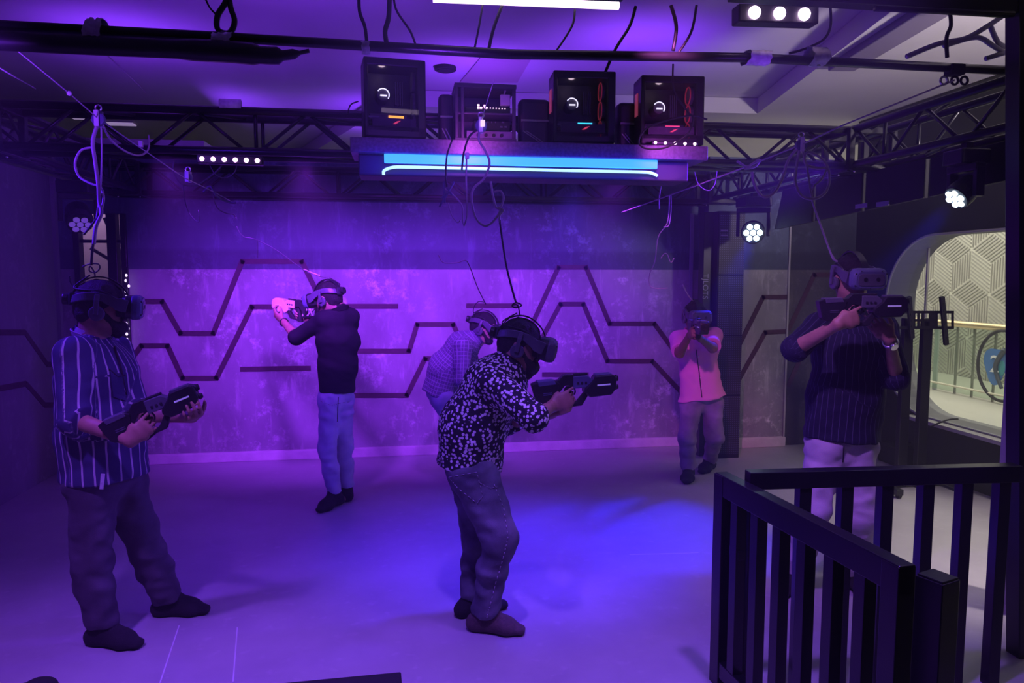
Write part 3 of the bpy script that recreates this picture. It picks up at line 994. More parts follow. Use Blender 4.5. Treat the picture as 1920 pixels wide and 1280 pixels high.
M_['wall'] = stucco('distressed_plaster', (0.19, 0.18, 0.2), (0.42, 0.4, 0.43), (0.75, 0.72, 0.75))
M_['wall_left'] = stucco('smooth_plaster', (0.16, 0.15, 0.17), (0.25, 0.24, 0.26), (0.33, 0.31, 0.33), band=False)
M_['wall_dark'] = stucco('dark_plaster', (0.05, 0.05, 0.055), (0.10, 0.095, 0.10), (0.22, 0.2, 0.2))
M_['line'] = mat('painted_line', (0.07, 0.025, 0.045), 0.7, var=0.2, scale=20)
M_['plinth'] = mat('plinth_paint', (0.72, 0.62, 0.66), 0.6, var=0.12, scale=9, bump=0.2)
M_['blackwall'] = mat('black_wall_paint', (0.012, 0.012, 0.016), 0.6, var=0.3, scale=3)
M_['reveal'] = mat('grey_reveal', (0.16, 0.16, 0.17), 0.55)
M_['ceil'] = mat('ceiling_paint', (0.62, 0.6, 0.62), 0.8, var=0.05, scale=2)
M_['ceil2'] = mat('soffit_paint', (0.62, 0.6, 0.6), 0.8, var=0.04, scale=2)
M_['shadow_gap'] = mat('soffit_edge', (0.12, 0.10, 0.13), 0.8)

# floor: pale vinyl with welded seams and scuffs
m, nt, b = new_mat('vinyl_floor')
N, L = nt.nodes, nt.links
geo = N.new('ShaderNodeNewGeometry')
n1 = N.new('ShaderNodeTexNoise'); n1.inputs['Scale'].default_value = 1.1; n1.inputs['Detail'].default_value = 7; n1.inputs['Roughness'].default_value = 0.65
L.new(geo.outputs['Position'], n1.inputs['Vector'])
r1 = N.new('ShaderNodeValToRGB'); r1.color_ramp.elements[0].position = 0.3; r1.color_ramp.elements[1].position = 0.72
r1.color_ramp.elements[0].color = (0.33, 0.31, 0.32, 1); r1.color_ramp.elements[1].color = (0.47, 0.45, 0.46, 1)
L.new(n1.outputs['Fac'], r1.inputs['Fac'])
n2 = N.new('ShaderNodeTexNoise'); n2.inputs['Scale'].default_value = 14; n2.inputs['Detail'].default_value = 8
L.new(geo.outputs['Position'], n2.inputs['Vector'])
r2 = N.new('ShaderNodeValToRGB'); r2.color_ramp.elements[0].position = 0.6; r2.color_ramp.elements[1].position = 0.75
r2.color_ramp.elements[0].color = (0, 0, 0, 1); r2.color_ramp.elements[1].color = (0.35, 0.35, 0.35, 1)
L.new(n2.outputs['Fac'], r2.inputs['Fac'])
mx = N.new('ShaderNodeMix'); mx.data_type = 'RGBA'; mx.inputs[7].default_value = (0.6, 0.58, 0.58, 1)
L.new(r2.outputs['Color'], mx.inputs['Factor']); L.new(r1.outputs['Color'], mx.inputs[6])
L.new(mx.outputs[2], b.inputs['Base Color'])
b.inputs['Roughness'].default_value = 0.42
b.inputs['Specular IOR Level'].default_value = 0.35
bp = N.new('ShaderNodeBump'); bp.inputs['Strength'].default_value = 0.06; L.new(n2.outputs['Fac'], bp.inputs['Height']); L.new(bp.outputs['Normal'], b.inputs['Normal'])
M_['floor'] = m
mb = MB(); mb.box((2.0, 5.0, -0.05), (16, 16, 0.1)); struct('floor', mb, M_['floor'])
# floor seams
mb = MB()
for a, b_ in (((300, 1280), (336, 1172)), ((437, 1278), (445, 1176)), ((1180, 1040), (1310, 1036))):
    p, q = G(*a), G(*b_)
    mb.bar(p + Vector((0, 0, 0.0005)), q + Vector((0, 0, 0.0005)), 0.006, 0.002)
struct('trim_1', mb, mat('seam_weld', (0.7, 0.68, 0.7), 0.5))

u_of = lambda px, v: PY(px, 640, v).x
uw0, uw1 = u_of(150, VB), u_of(246, VB)
zt = PY(200, 400, VB).z
mb = MB()
mb.box(((uw1 + 3.6) / 2, VB + 0.06, HW / 2), (3.6 - uw1, 0.12, HW))
mb.box(((UL - 0.15 + uw0) / 2, VB + 0.06, HW / 2), (uw0 - UL + 0.15, 0.12, HW))
mb.box(((uw0 + uw1) / 2, VB + 0.06, (HW + zt) / 2), (uw1 - uw0, 0.12, HW - zt))
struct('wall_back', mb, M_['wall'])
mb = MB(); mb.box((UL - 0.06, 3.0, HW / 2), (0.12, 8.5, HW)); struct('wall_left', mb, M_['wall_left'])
u1, u2, u3 = u_of(1385, VP_), u_of(1475, VP_), u_of(1596, VP_)
UR = u3 + 0.02
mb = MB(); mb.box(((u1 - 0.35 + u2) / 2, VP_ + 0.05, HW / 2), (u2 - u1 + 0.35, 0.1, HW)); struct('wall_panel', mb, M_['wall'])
mb = MB(); mb.box(((u2 + u3) / 2 + 0.05, VP_ + 0.07, HW / 2), (u3 - u2 + 0.1, 0.1, HW)); struct('wall_recess', mb, M_['wall_dark'])
mb = MB(); mb.box((u2 - 0.006, VP_ - 0.006, HW / 2), (0.018, 0.022, HW)); struct('trim_2', mb, mat('edge_bead', (0.4, 0.38, 0.4), 0.5))
# plinths
mb = MB(); mb.box(((uw1 + 3.0) / 2, VB - 0.02, 0.045), (3.0 - uw1, 0.05, 0.09)); struct('baseboard_back', mb, M_['plinth'], bevel=0.006)
mb = MB(); mb.box(((u1 + u2) / 2, VP_ - 0.02, 0.05), (u2 - u1, 0.05, 0.1)); struct('baseboard_right', mb, M_['plinth'], bevel=0.006)

def strip(pts, v, w, name='painted_line'):
    mb = MB()
    q = [PY(x, y, v - 0.004) for x, y in pts]
    for i in range(len(q) - 1):
        d = (q[i + 1] - q[i]).normalized()
        mb.bar(q[i] - d * w * 0.3, q[i + 1] + d * w * 0.3, 0.003, w, up=(0, 0, 1)) if abs(d.z) < 0.1 else mb.bar(q[i] - d * w * 0.3, q[i + 1] + d * w * 0.3, w, 0.003, up=(0, 1, 0))
    o = struct(name, mb, M_['line'])
    return o
W = 0.047
k = 3
for pts in ([(246, 565), (304, 565), (338, 625), (400, 625), (454, 490), (566, 490), (600, 560)],
            [(250, 668), (265, 648), (314, 648), (342, 709), (406, 709), (472, 575), (560, 575)],
            [(453, 692), (580, 690)],
            [(650, 574), (744, 574)],
            [(655, 658), (767, 658), (782, 608), (850, 608), (868, 648)],
            [(655, 741), (763, 741), (797, 672), (830, 672)],
            [(877, 573), (970, 573)],
            [(970, 668), (1047, 501), (1099, 501), (1143, 607), (1227, 607), (1282, 682)],
            [(1000, 664), (1051, 570), (1094, 570), (1139, 677), (1223, 677), (1282, 740)],
            [(1019, 702), (1101, 702)]):
    strip(pts, VB, W, 'trim_%d' % k); k += 1
for pts in ([(1387, 645), (1431, 557), (1475, 557)], [(1387, 709), (1435, 623), (1475, 621)]):
    strip(pts, VP_, W, 'trim_%d' % k); k += 1
for pts in ([(1479, 617), (1527, 515), (1560, 515)], [(1478, 722), (1524, 622), (1560, 622)]):
    strip(pts, VP_ + 0.02, W, 'trim_%d' % k); k += 1
for pts in ([(0, 623), (47, 623), (89, 683), (116, 683)], [(0, 728), (49, 719), (84, 759), (116, 759)]):
    mb = MB()
    q = [PX(x, y, UL + 0.003) for x, y in pts]
    for i in range(len(q) - 1):
        mb.bar(q[i], q[i + 1], W, 0.003, up=(1, 0, 0))
    struct('trim_%d' % k, mb, M_['line']); k += 1

# glazed door at the left end of the back wall
mb = MB()
mb.box((uw0 + 0.02, VB + 0.02, zt / 2), (0.05, 0.1, zt)); mb.box((uw1 - 0.02, VB + 0.02, zt / 2), (0.05, 0.1, zt))
ux = u_of(220, VB)
mb.box((ux, VB + 0.02, zt / 2), (0.08, 0.1, zt)); mb.box(((uw0 + uw1) / 2, VB + 0.02, 0.06), (uw1 - uw0, 0.1, 0.12))
zr = PY(200, 452, VB).z
mb.box(((uw0 + uw1) / 2, VB + 0.03, zr), (uw1 - uw0, 0.05, 0.03))
struct('window_1', mb, M_['black_metal'], bevel=0.004)
mb = MB(); mb.box(((uw0 + uw1) / 2, VB + 0.06, zt / 2), (uw1 - uw0, 0.008, zt)); struct('window_2', mb, glass('pane_glass', (0.85, 0.82, 0.85)))
mb = MB(); mb.box((uw0 - 0.6, VB + 1.2, 1.5), (3.4, 0.06, 3.0)); struct('wall_corridor', mb, mat('corridor_paint', (0.6, 0.54, 0.55), 0.7, var=0.1, scale=3))
mb = MB(); mb.box((uw0 - 0.6, VB + 0.68, 2.95), (3.4, 1.1, 0.06)); struct('ceiling_corridor', mb, M_['ceil'])
# diagonal brace seen through the glass
mb = MB(); mb.bar(PY(170, 465, VB + 0.5), PY(262, 520, VB + 0.5), 0.02, 0.03); mb.bar(PY(196, 408, VB + 0.5), PY(262, 560, VB + 0.5), 0.02, 0.03)
struct('trim_%d' % k, mb, M_['black_metal']); k += 1
# black corner upright beside the door
mb = MB(); mb.box((u_of(112, VB - 0.05), VB - 0.03, HW / 2), (0.04, 0.05, HW)); struct('trim_%d' % k, mb, mat('corner_bead', (0.3, 0.26, 0.32), 0.5)); k += 1

# ceiling and the lower soffit on the right
mb = MB(); mb.box((2, 6, ZC + 0.05), (18, 18, 0.1)); struct('ceiling', mb, M_['ceil'])
zs = 3.3
e0, e1 = G(1420, 213, zs), G(1715, -12, zs)
d = (e1 - e0).normalized()
far = e0 - d * 0.0
p0 = e1 + d * 2.5
lft = G(1325, 211, zs)
poly = [e0, p0, p0 + Vector((6, 0, 0)), Vector((9, 14, zs)), Vector((e0.x - 6, 14, zs)), lft + (lft - e0) * 6]
vs = [(p.x, p.y, zs) for p in poly] + [(p.x, p.y, ZC - 0.005) for p in poly]
n = len(poly)
mb = MB(); mb.add(vs, [tuple(range(n)), tuple(range(2 * n - 1, n - 1, -1))] + [(i, (i + 1) % n, n + (i + 1) % n, n + i) for i in range(n)])
o = obj('ceiling_soffit', mb, M_['ceil2'], fixn=True); o['kind'] = 'structure'
# flat duct running under the ceiling at upper right
mb = MB(); a, b_ = G(1600, 112, 3.28), G(1745, 22, 3.28)
mb.bar(a - (b_ - a) * 0.2, b_ + (b_ - a) * 0.6, 0.2, 0.06); o = obj('ceiling_duct', mb, mat('duct_paint', (0.2, 0.17, 0.24), 0.7), bevel=0.01)
tag(o, 'flat dark duct crossing the ceiling at upper right above the pipe', 'duct')
mb = MB(); c = G(835, 132, ZC - 0.03); mb.cyl(c, c + Vector((0, 0, 0.03)), 0.09, 28); mb.cyl(c + Vector((0, 0, -0.008)), c, 0.07, 28)
o = obj('ceiling_speaker', mb, M_['black_matt'], bevel=0.004); tag(o, 'round dark speaker set flush in the ceiling', 'speaker')
q = [G(905, 104, ZC - 0.012), G(1000, 104, ZC - 0.012), G(970, 155, ZC - 0.012), G(862, 155, ZC - 0.012)]
mb = MB(); mb.add([tuple(p) for p in q] + [tuple(p + Vector((0, 0, 0.02))) for p in q], [(0, 1, 2, 3), (7, 6, 5, 4), (0, 4, 5, 1), (1, 5, 6, 2), (2, 6, 7, 3), (3, 7, 4, 0)])
o = obj('access_panel', mb, mat('panel_paint', (0.45, 0.37, 0.38), 0.7), fixn=True); tag(o, 'square access panel in the ceiling above the equipment rack', 'panel')
for i, (px, py, w, l) in enumerate(((156, 221, 0.09, 'small oval'), (222, 232, 0.14, 'larger'))):
    c = G(px, py, ZC - 0.02)
    mb = MB(); mb.box(c, (w * 2.4, w, 0.02)); o = thing('ceiling_light', l + ' lit ceiling panel seen through the truss at left', 'ceiling light', c, group='far ceiling lights')
    mb2 = MB(); mb2.box(c + Vector((0, 0, 0.012)), (w * 2.6, w * 1.2, 0.02)); obj('frame', mb2, M_['white_plastic'], o); obj('diffuser', mb, emit('far_panel_%d' % i, (0.55, 0.4, 0.75), 0.5), o)

# black right wall with the big rounded window
v0, v1 = 2.2, VP_ + 0.05
m_w = MB()
def rrect(v_a, v_b, z_a, z_b, r, n=10):
    pts = []
    for cv, cz, a0 in ((v_b - r, z_b - r, 0), (v_a + r, z_b - r, 90), (v_a + r, z_a + r, 180), (v_b - r, z_a + r, 270)):
        for i in range(n + 1):
            a = math.radians(a0 + 90 * i / n)
            pts.append((cv + r * math.cos(a), cz + r * math.sin(a)))
    return pts
zb_ = PX(1760, 788, UR).z; ztp = PX(1745, 440, UR).z; vb = PX(1656, 700, UR).y
hole = rrect(2.6, vb, zb_, ztp, 0.62)
outer = []
cv, cz = (2.6 + vb) / 2, (zb_ + ztp) / 2
bm = bmesh.new()
def ring(pts, u):
    return [bm.verts.new((u, p[0], p[1])) for p in pts]
T = 0.3
Nn = len(hole)
def proj(p):
    dv, dz = p[0] - cv, p[1] - cz
    HR = 3.29
    k1 = min(((v1 - cv) if dv > 0 else (v0 - cv)) / dv if abs(dv) > 1e-6 else 1e9, ((HR - cz) if dz > 0 else (0 - cz)) / dz if abs(dz) > 1e-6 else 1e9)
    return (cv + dv * k1, cz + dz * k1)
outp = [proj(p) for p in hole]
hf, of_ = ring(hole, UR), ring(outp, UR)
hb, ob = ring(hole, UR + T), ring(outp, UR + T)
rev = []
for i in range(Nn):
    j = (i + 1) % Nn
    bm.faces.new((hf[i], of_[i], of_[j], hf[j]))
    bm.faces.new((hb[j], ob[j], ob[i], hb[i]))
    f = bm.faces.new((hf[j], hb[j], hb[i], hf[i])); f.material_index = 1
corner = []
for p in ((v1, 3.29), (v0, 3.29), (v0, 0), (v1, 0)):
    best = min(range(Nn), key=lambda i: (outp[i][0] - p[0]) ** 2 + (outp[i][1] - p[1]) ** 2)
    for rg, u in ((of_, UR), (ob, UR + T)):
        rg[best].co = (u, p[0], p[1])
bmesh.ops.recalc_face_normals(bm, faces=bm.faces)
me = bpy.data.meshes.new('wall_right'); bm.to_mesh(me); bm.free()
o = link_mesh('wall_right', me, M_['blackwall']); me.materials.append(M_['reveal']); o['kind'] = 'structure'
mb = MB(); mb.tube([(UR - 0.006, p[0], p[1]) for p in hole], 0.012, 6, closed=True); struct('window_3', mb, mat('window_rim', (0.35, 0.34, 0.34), 0.4), smooth=True)
mb = MB(); pg = [(UR + T * 0.7, p[0], p[1]) for p in hole]
mb.add(pg + [(x + 0.01, y, z) for x, y, z in pg], [tuple(range(Nn)), tuple(range(2 * Nn - 1, Nn - 1, -1))]); struct('window_4', mb, glass('shop_glass', (0.93, 0.95, 0.93)))
mb = MB(); a = PX(1742, 448, UR + T * 0.7); mb.bar(Vector((UR + T * 0.7, a.y, zb_)), Vector((UR + T * 0.7, a.y, ztp)), 0.018, 0.02); struct('trim_%d' % k, mb, mat('glazing_joint', (0.5, 0.48, 0.45), 0.4)); k += 1
mb = MB(); mb.box((UR + 0.1, (2.6 + vb) / 2, zb_ - 0.02), (0.42, vb - 2.6 - 0.9, 0.03)); struct('trim_%d' % k, mb, mat('sill_stone', (0.36, 0.34, 0.34), 0.4)); k += 1

# the lit concourse beyond the window
UM = UR + 3.6
M_['mall'] = mat('concourse_wall', (0.74, 0.71, 0.62), 0.6, var=0.06, scale=2)
M_['relief'] = mat('concourse_relief', (0.36, 0.34, 0.31), 0.7)
mb = MB(); mb.box((UM + 0.06, 9.0, 1.6), (0.1, 13, 5.5)); struct('wall_concourse', mb, M_['mall'])
mb = MB()
R_ = 0.43
nl = 8
hx = math.sqrt(3) * R_
for row in range(-1, 6):
    for col in range(0, 17):
        cv_ = 4.5 + col * hx + (row % 2) * hx / 2
        cz_ = 0.4 + row * 1.5 * R_
        for s_ in range(3):
            a0 = math.radians(90 + 120 * s_)
            e1_ = Vector((0, math.cos(a0), math.sin(a0))) * R_
            a1 = math.radians(90 + 120 * s_ + 120)
            e2_ = Vector((0, math.cos(a1), math.sin(a1))) * R_
            for i in range(nl):
                t = (i + 0.5) / nl
                p = Vector((UM, cv_, cz_)) + e1_ * t
                mb.bar(p + e2_ * 0.03, p + e2_ * 0.97, 0.011, 0.015, up=(0, 0, 1) if abs(e2_.normalized().z) < 0.9 else (1, 0, 0))
struct('wall_relief', mb, M_['relief'])
mb = MB(); mb.box(((UR + T + UM) / 2, 8.5, 0.2), (UM - UR - T, 13, 0.1)); struct('floor_concourse', mb, mat('pale_stone', (0.6, 0.58, 0.52), 0.3))
mb = MB(); mb.box(((UR + T + UM) / 2 + 0.2, 8.5, 3.2), (UM - UR - T + 0.4, 13, 0.1)); struct('ceiling_concourse', mb, M_['ceil'])
# balustrade with gold handrail
UBL = UR + 2.3
bal = thing('glass_balustrade', 'glass balustrade with gold handrail beyond the rounded window', 'balustrade', (UBL, 7.5, 0.25))
zh = PX(1850, 612, UBL).z
mb = MB(); mb.tube([(UBL, 3.0, zh), (UBL, 14.0, zh)], 0.04, 12); obj('handrail', mb, mat('brushed_gold', (0.75, 0.6, 0.34), 0.3, metal=0.6), bal, smooth=True)
mb = MB(); mb.box((UBL, 8.5, (zh + 0.25) / 2), (0.012, 11, zh - 0.3)); obj('glass_panel', mb, glass('balustrade_glass', (0.86, 0.93, 0.86)), bal)
for yy in (735, 757):
    z_ = PX(1850, yy, UBL).z
    mb = MB(); mb.tube([(UBL - 0.03, 3.0, z_), (UBL - 0.03, 14.0, z_)], 0.014, 8); obj('lower_rail', mb, mat('cream_rail', (0.8, 0.76, 0.6), 0.35), bal, smooth=True)
for px in (1668, 1700, 1752, 1790, 1822, 1862):
    v_ = PX(px, 680, UBL).y
    wdt = 0.07 if px == 1752 else 0.022
    mb = MB(); mb.box((UBL + 0.02, v_, (zh + 0.25) / 2), (0.02, wdt, zh - 0.25)); obj('upright', mb, mat('pale_upright', (0.62, 0.66, 0.68), 0.35) if px == 1752 else M_['relief'], bal)
# shop emblem on the balustrade glass
cE = PX(1866, 684, UBL - 0.02)
mb = MB()
pts = []
rE_ = (PX(1866, 684, UBL - 0.02) - PX(1866, 640, UBL - 0.02)).length
for i in range(28):
    a = 2 * math.pi * i / 28
    rr_ = rE_ * (0.62 + 0.08 * math.sin(3 * a))
    pts.append((cE.y + rr_ * math.cos(a), cE.z + rr_ * 1.25 * math.sin(a)))
mb.add([(UBL - 0.02, y, z) for y, z in pts] + [(UBL - 0.014, y, z) for y, z in pts], [tuple(range(28)), tuple(range(55, 27, -1))])
em = obj('emblem', mb, mat('emblem_blue', (0.07, 0.22, 0.55), 0.4), bal); em['label'] = 'blue round emblem with white digit 2'
text_mesh('digit', '2', rE_ * 1.05, 0.003, Matrix(((0, 0, -1, UBL - 0.03), (-1, 0, 0, cE.y), (0, 1, 0, cE.z), (0, 0, 0, 1))), mat('emblem_white', (0.85, 0.88, 0.9), 0.4), em)
mb = MB()
cR = PX(1880, 686, UBL - 0.03); rr_ = rE_ * 1.35
mb.tube([(UBL - 0.03, cR.y + rr_ * math.cos(a), cR.z + rr_ * 1.1 * math.sin(a)) for a in [math.radians(t) for t in range(-100, 101, 8)]], 0.018, 8)
obj('dark_ring', mb, M_['black_matt'], em, smooth=True)
mb = MB()
mb.tube(spline([PX(x, y, UBL - 0.035) for x, y in ((1884, 655), (1868, 680), (1868, 700), (1878, 728))], 6), [0.03 - 0.0006 * i for i in range(19)], 8)
obj('dark_figure', mb, mat('emblem_slate', (0.06, 0.08, 0.11), 0.4), em, smooth=True)
mb = MB(); c = PX(1878, 690, UBL - 0.02); mb.ell((UBL - 0.02, c.y, c.z), (0.006, 0.05, 0.09)); obj('teal_patch', mb, mat('emblem_teal', (0.05, 0.35, 0.4), 0.4), em, smooth=True)

# perforated LED panel tower
tw = thing('led_panel_tower', 'tall black perforated panel tower behind the person in pink', 'panel', PY(1348, 858, 6.6))
ta, tb = PY(1336, 858, 6.58), PY(1385, 858, 6.58)
hz = PY(1360, 396, 6.6).z
mb = MB(); mb.box(((ta.x + tb.x) / 2, 6.66, hz / 2), (tb.x - ta.x, 0.16, hz)); obj('cabinet', mb, M_['black_matt'], tw, bevel=0.004)
tc_ = PY(1312, 858, 6.66)
mb = MB(); mb.box(((tc_.x + ta.x) / 2, 6.74, hz / 2), (ta.x - tc_.x, 0.12, hz)); obj('side_frame', mb, M_['black'], tw, bevel=0.004)
m, nt, b = new_mat('perforated_front')
N, L = nt.nodes, nt.links
ge = N.new('ShaderNodeNewGeometry')
vm = N.new('ShaderNodeVectorMath'); vm.operation = 'SCALE'; vm.inputs['Scale'].default_value = 48; L.new(ge.outputs['Position'], vm.inputs[0])
vf = N.new('ShaderNodeVectorMath'); vf.operation = 'FRACTION'; L.new(vm.outputs[0], vf.inputs[0])
sx = N.new('ShaderNodeSeparateXYZ'); L.new(vf.outputs[0], sx.inputs[0])
l1 = N.new('ShaderNodeMath'); l1.operation = 'LESS_THAN'; l1.inputs[1].default_value = 0.42; L.new(sx.outputs['X'], l1.inputs[0])
l2 = N.new('ShaderNodeMath'); l2.operation = 'LESS_THAN'; l2.inputs[1].default_value = 0.42; L.new(sx.outputs['Z'], l2.inputs[0])
mu = N.new('ShaderNodeMath'); mu.operation = 'MULTIPLY'; L.new(l1.outputs[0], mu.inputs[0]); L.new(l2.outputs[0], mu.inputs[1])
mx = N.new('ShaderNodeMix'); mx.data_type = 'RGBA'; mx.inputs[6].default_value = (0.018, 0.018, 0.022, 1); mx.inputs[7].default_value = (0.16, 0.16, 0.2, 1)
L.new(mu.outputs[0], mx.inputs['Factor']); L.new(mx.outputs[2], b.inputs['Base Color']); b.inputs['Roughness'].default_value = 0.5
for i in range(4):
    z0 = 0.04 + i * (hz - 0.06) / 4
    mb = MB(); mb.box(((ta.x + tb.x) / 2, 6.575, z0 + (hz - 0.06) / 8), (tb.x - ta.x - 0.02, 0.012, (hz - 0.06) / 4 - 0.012)); obj('led_module', mb, m, tw)
pt = PY(1323, 537, 6.67)
text_mesh('lettering', 'TJLOTS', 0.075, 0.001, Matrix(((0, 1, 0, pt.x), (0, 0, -1, 6.678), (-1, 0, 0, pt.z), (0, 0, 0, 1))), mat('tower_text_white', (0.45, 0.45, 0.5), 0.5), tw)
for i in range(2):
    mb = MB(); c = PY(1358, 432 + i * 9, 6.57); mb.box(c, (0.07, 0.006, 0.012)); obj('status_bar', mb, M_['cable'], tw)
# pale strip standing against the wall left of the tower
mb = MB(); a, b_ = PY(1298, 400, VB - 0.03), PY(1298, 820, VB - 0.03); mb.bar(a, Vector((a.x, a.y, 0.09)), 0.03, 0.03)
struct('trim_%d' % k, mb, mat('pale_conduit', (0.35, 0.33, 0.4), 0.5), smooth=False); k += 1
# ---------------------------------------------------------------- rigging: trusses and pipes
def truss(label, a, b, size=0.23, bays=None, z=None, faces='FBTD'):
    """box truss between two points given on its lower front chord line"""
    a, b = Vector(a), Vector(b)
    d = (b - a); Lg = d.length; d.normalize()
    sd = Vector((-d.y, d.x, 0))
    if sd.y < 0 or (abs(sd.y) < 1e-3 and sd.x < 0):
        sd = -sd
    up = Vector((0, 0, 1))
    t = thing('lighting_truss', label, 'truss', a, group='lighting trusses')
    c = [Vector((0, 0, 0)), sd * size, sd * size + up * size, up * size]
    for o_ in c:
        mb = MB(); mb.tube([a + o_, b + o_], 0.024, 10); obj('chord', mb, M_['black_metal'], t, smooth=True)
    bays = bays or max(2, round(Lg / 0.62))
    st = Lg / bays
    for i in range(bays):
        p0, p1, pm = d * (i * st + 0.04), d * ((i + 1) * st - 0.04), d * ((i + 0.5) * st)
        for (lo, hi, fl) in ((c[0], c[3], 'F'), (c[1], c[2], 'B')):
            if fl in faces:
                for q0, q1 in ((p0 + lo, pm + hi), (pm + hi, p1 + lo)):
                    mb = MB(); mb.tube([a + q0, a + q1], 0.011, 6); obj('brace', mb, M_['black_metal'], t, smooth=True)
        for (lo, hi, fl) in ((c[0], c[1], 'D'), (c[3], c[2], 'T')):
            if fl in faces:
                mb = MB(); mb.tube([a + p0 + lo, a + p1 + hi], 0.011, 6); obj('brace', mb, M_['black_metal'], t, smooth=True)
        if i % 3 == 0:
            for lo, hi in ((c[0], c[3]), (c[1], c[2])):
                mb = MB(); mb.tube([a + d * (i * st + 0.02) + lo, a + d * (i * st + 0.02) + hi], 0.012, 6); obj('upright', mb, M_['black_metal'], t, smooth=True)
    return t
ZB = 2.47
VT = 4.6
UT0, UT1 = -2.45, 2.95
S_ = 0.23
truss('black lattice truss crossing the room behind the computers', (UT0 - 0.3, VT, ZB), (UT1, VT, ZB), S_)
truss('black lattice truss along the back wall, below the near truss', (UT0, 6.82, ZB - 0.02), (UT1 + 0.25, 6.82, ZB - 0.02), S_)
truss('black lattice truss running down the left side of the room', (UT0, 2.6, ZB), (UT0, 6.8, ZB), S_)
truss('black lattice truss running down the right side above the railing', (UT1, 2.3, ZB), (UT1, 6.8, ZB), S_)
# white tape and clamps on the near truss
mb = MB(); c = PY(432, 195, VT - 0.01); mb.tube([c + Vector((-0.06, 0, 0)), c + Vector((0.06, 0, 0))], 0.028, 10); tag(obj('tape_wrap', mb, M_['tape'], smooth=True), 'white tape band on the top bar of the near truss', 'tape', None)
# small bright bolts on corner plates
def corner_plate(label, c, w=0.3):
    t = thing('corner_block', label, 'truss corner', c)
    mb = MB(); mb.box(c, (w, w, 0.27)); 
    m2 = MB()
    for i in (-1, 1):
        for j in (-1, 1):
            m2.bar(c + Vector((i * w / 2, j * w / 2, -0.135)), c + Vector((i * w / 2, j * w / 2, 0.135)), 0.04, 0.04)
            for z_ in (-1, 1):
                if i < 0:
                    m2.bar(c + Vector((-w / 2, j * w / 2, z_ * 0.12)), c + Vector((w / 2, j * w / 2, z_ * 0.12)), 0.04, 0.04)
                if j < 0:
                    m2.bar(c + Vector((i * w / 2, -w / 2, z_ * 0.12)), c + Vector((i * w / 2, w / 2, z_ * 0.12)), 0.04, 0.04)
    obj('corner_frame', m2, M_['black_metal'], t, bevel=0.004)
    m3 = MB(); m3.box(c + Vector((0, 0, -0.125)), (w - 0.04, w - 0.04, 0.008)); obj('base_plate', m3, M_['black_matt'], t)
    for i in (-1, 1):
        for j in (-1, 1):
            m4 = MB(); m4.ell(c + Vector((i * w * 0.3, j * w * 0.3 - 0.02, -0.135)), (0.011, 0.011, 0.01), nu=8, nv=6); obj('bolt', m4, M_['steel'], t, smooth=True)
corner_plate('black truss corner block at the far left', Vector((UT0 + 0.1, 6.93, ZB + 0.1)))
corner_plate('black truss corner block at the far right above the panel tower', Vector((UT1 + 0.12, 6.93, ZB + 0.1)))
corner_plate('black truss corner block where the near and left trusses meet', Vector((UT0 + 0.1, VT + 0.1, ZB + 0.1)))
corner_plate('black truss corner block where the near and right trusses meet', Vector((UT1 + 0.12, VT + 0.1, ZB + 0.1)))

# front pipe
VPI = 3.2
def pipe(name, label, pts, r, m='black_metal', **kw):
    mb = MB(); mb.tube(pts, r, 12); o = obj(name, mb, M_[m], smooth=True); tag(o, label, kw.get('cat', 'pipe'), kw.get('group')); return o
pipe('rigging_pipe', 'long black pipe crossing the whole width in front of the ceiling', [PY(-40, 46, VPI), PY(420, 70, VPI), PY(960, 102, VPI), PY(1400, 108, VPI), PY(1906, 133, VPI)], 0.021)
pts = [PY(x, y, VPI - 0.05) for x, y in ((-40, 74), (150, 84), (330, 92), (440, 98), (500, 104), (540, 103), (580, 95))]
mb = MB(); mb.tube(spline(pts, 4), [0.036] * 9 + [0.042] * 6 + [0.034] * 4 + [0.02] * 3 + [0.008] * 3, 10)
o = obj('cable_bundle', mb, M_['cable_dark'], smooth=True); tag(o, 'thick black cable bundle taped under the front pipe at left', 'cable')
def wrap(label, px, w, y0, y1, v, m='tape'):
    a, b_ = PY(px, y0, v), PY(px, y1, v)
    c = (a + b_) / 2; h = (a.z - b_.z) / 2
    t = MB()
    pts = []
    n = 20
    vs, fs = [], []
    for k_ in range(7):
        xo = (k_ / 6 - 0.5) * w
        for i in range(n):
            al = 2 * math.pi * i / n
            j = 1 + 0.12 * random.uniform(-1, 1)
            vs.append((c.x + xo + 0.004 * random.uniform(-1, 1), c.y + 0.055 * math.cos(al) * j, c.z + h * math.sin(al) * j))
    for k_ in range(6):
        for i in range(n):
            i2 = (i + 1) % n
            fs.append((k_ * n + i, k_ * n + i2, (k_ + 1) * n + i2, (k_ + 1) * n + i))
    t.add(vs, fs)
    o = obj('tape_wrap', t, M_[m], smooth=True); tag(o, label, 'tape', 'tape wraps on the front pipe'); return o
wrap('pale tape wrap holding pipe and cables near the left edge', 182, 0.06, 36, 98, VPI - 0.01)
wrap('crumpled clear tape wrap below the hanging black strap', 419, 0.075, 62, 112, VPI - 0.01)
wrap('crumpled tape wrap under the three bright lamps', 1418, 0.1, 96, 122, VPI)
wrap('crumpled tape wrap on the pipe right of the three bright lamps', 1530, 0.08, 90, 124, VPI)
wrap('tiny white tape on the pipe left of the first computer', 686, 0.03, 80, 100, VPI)
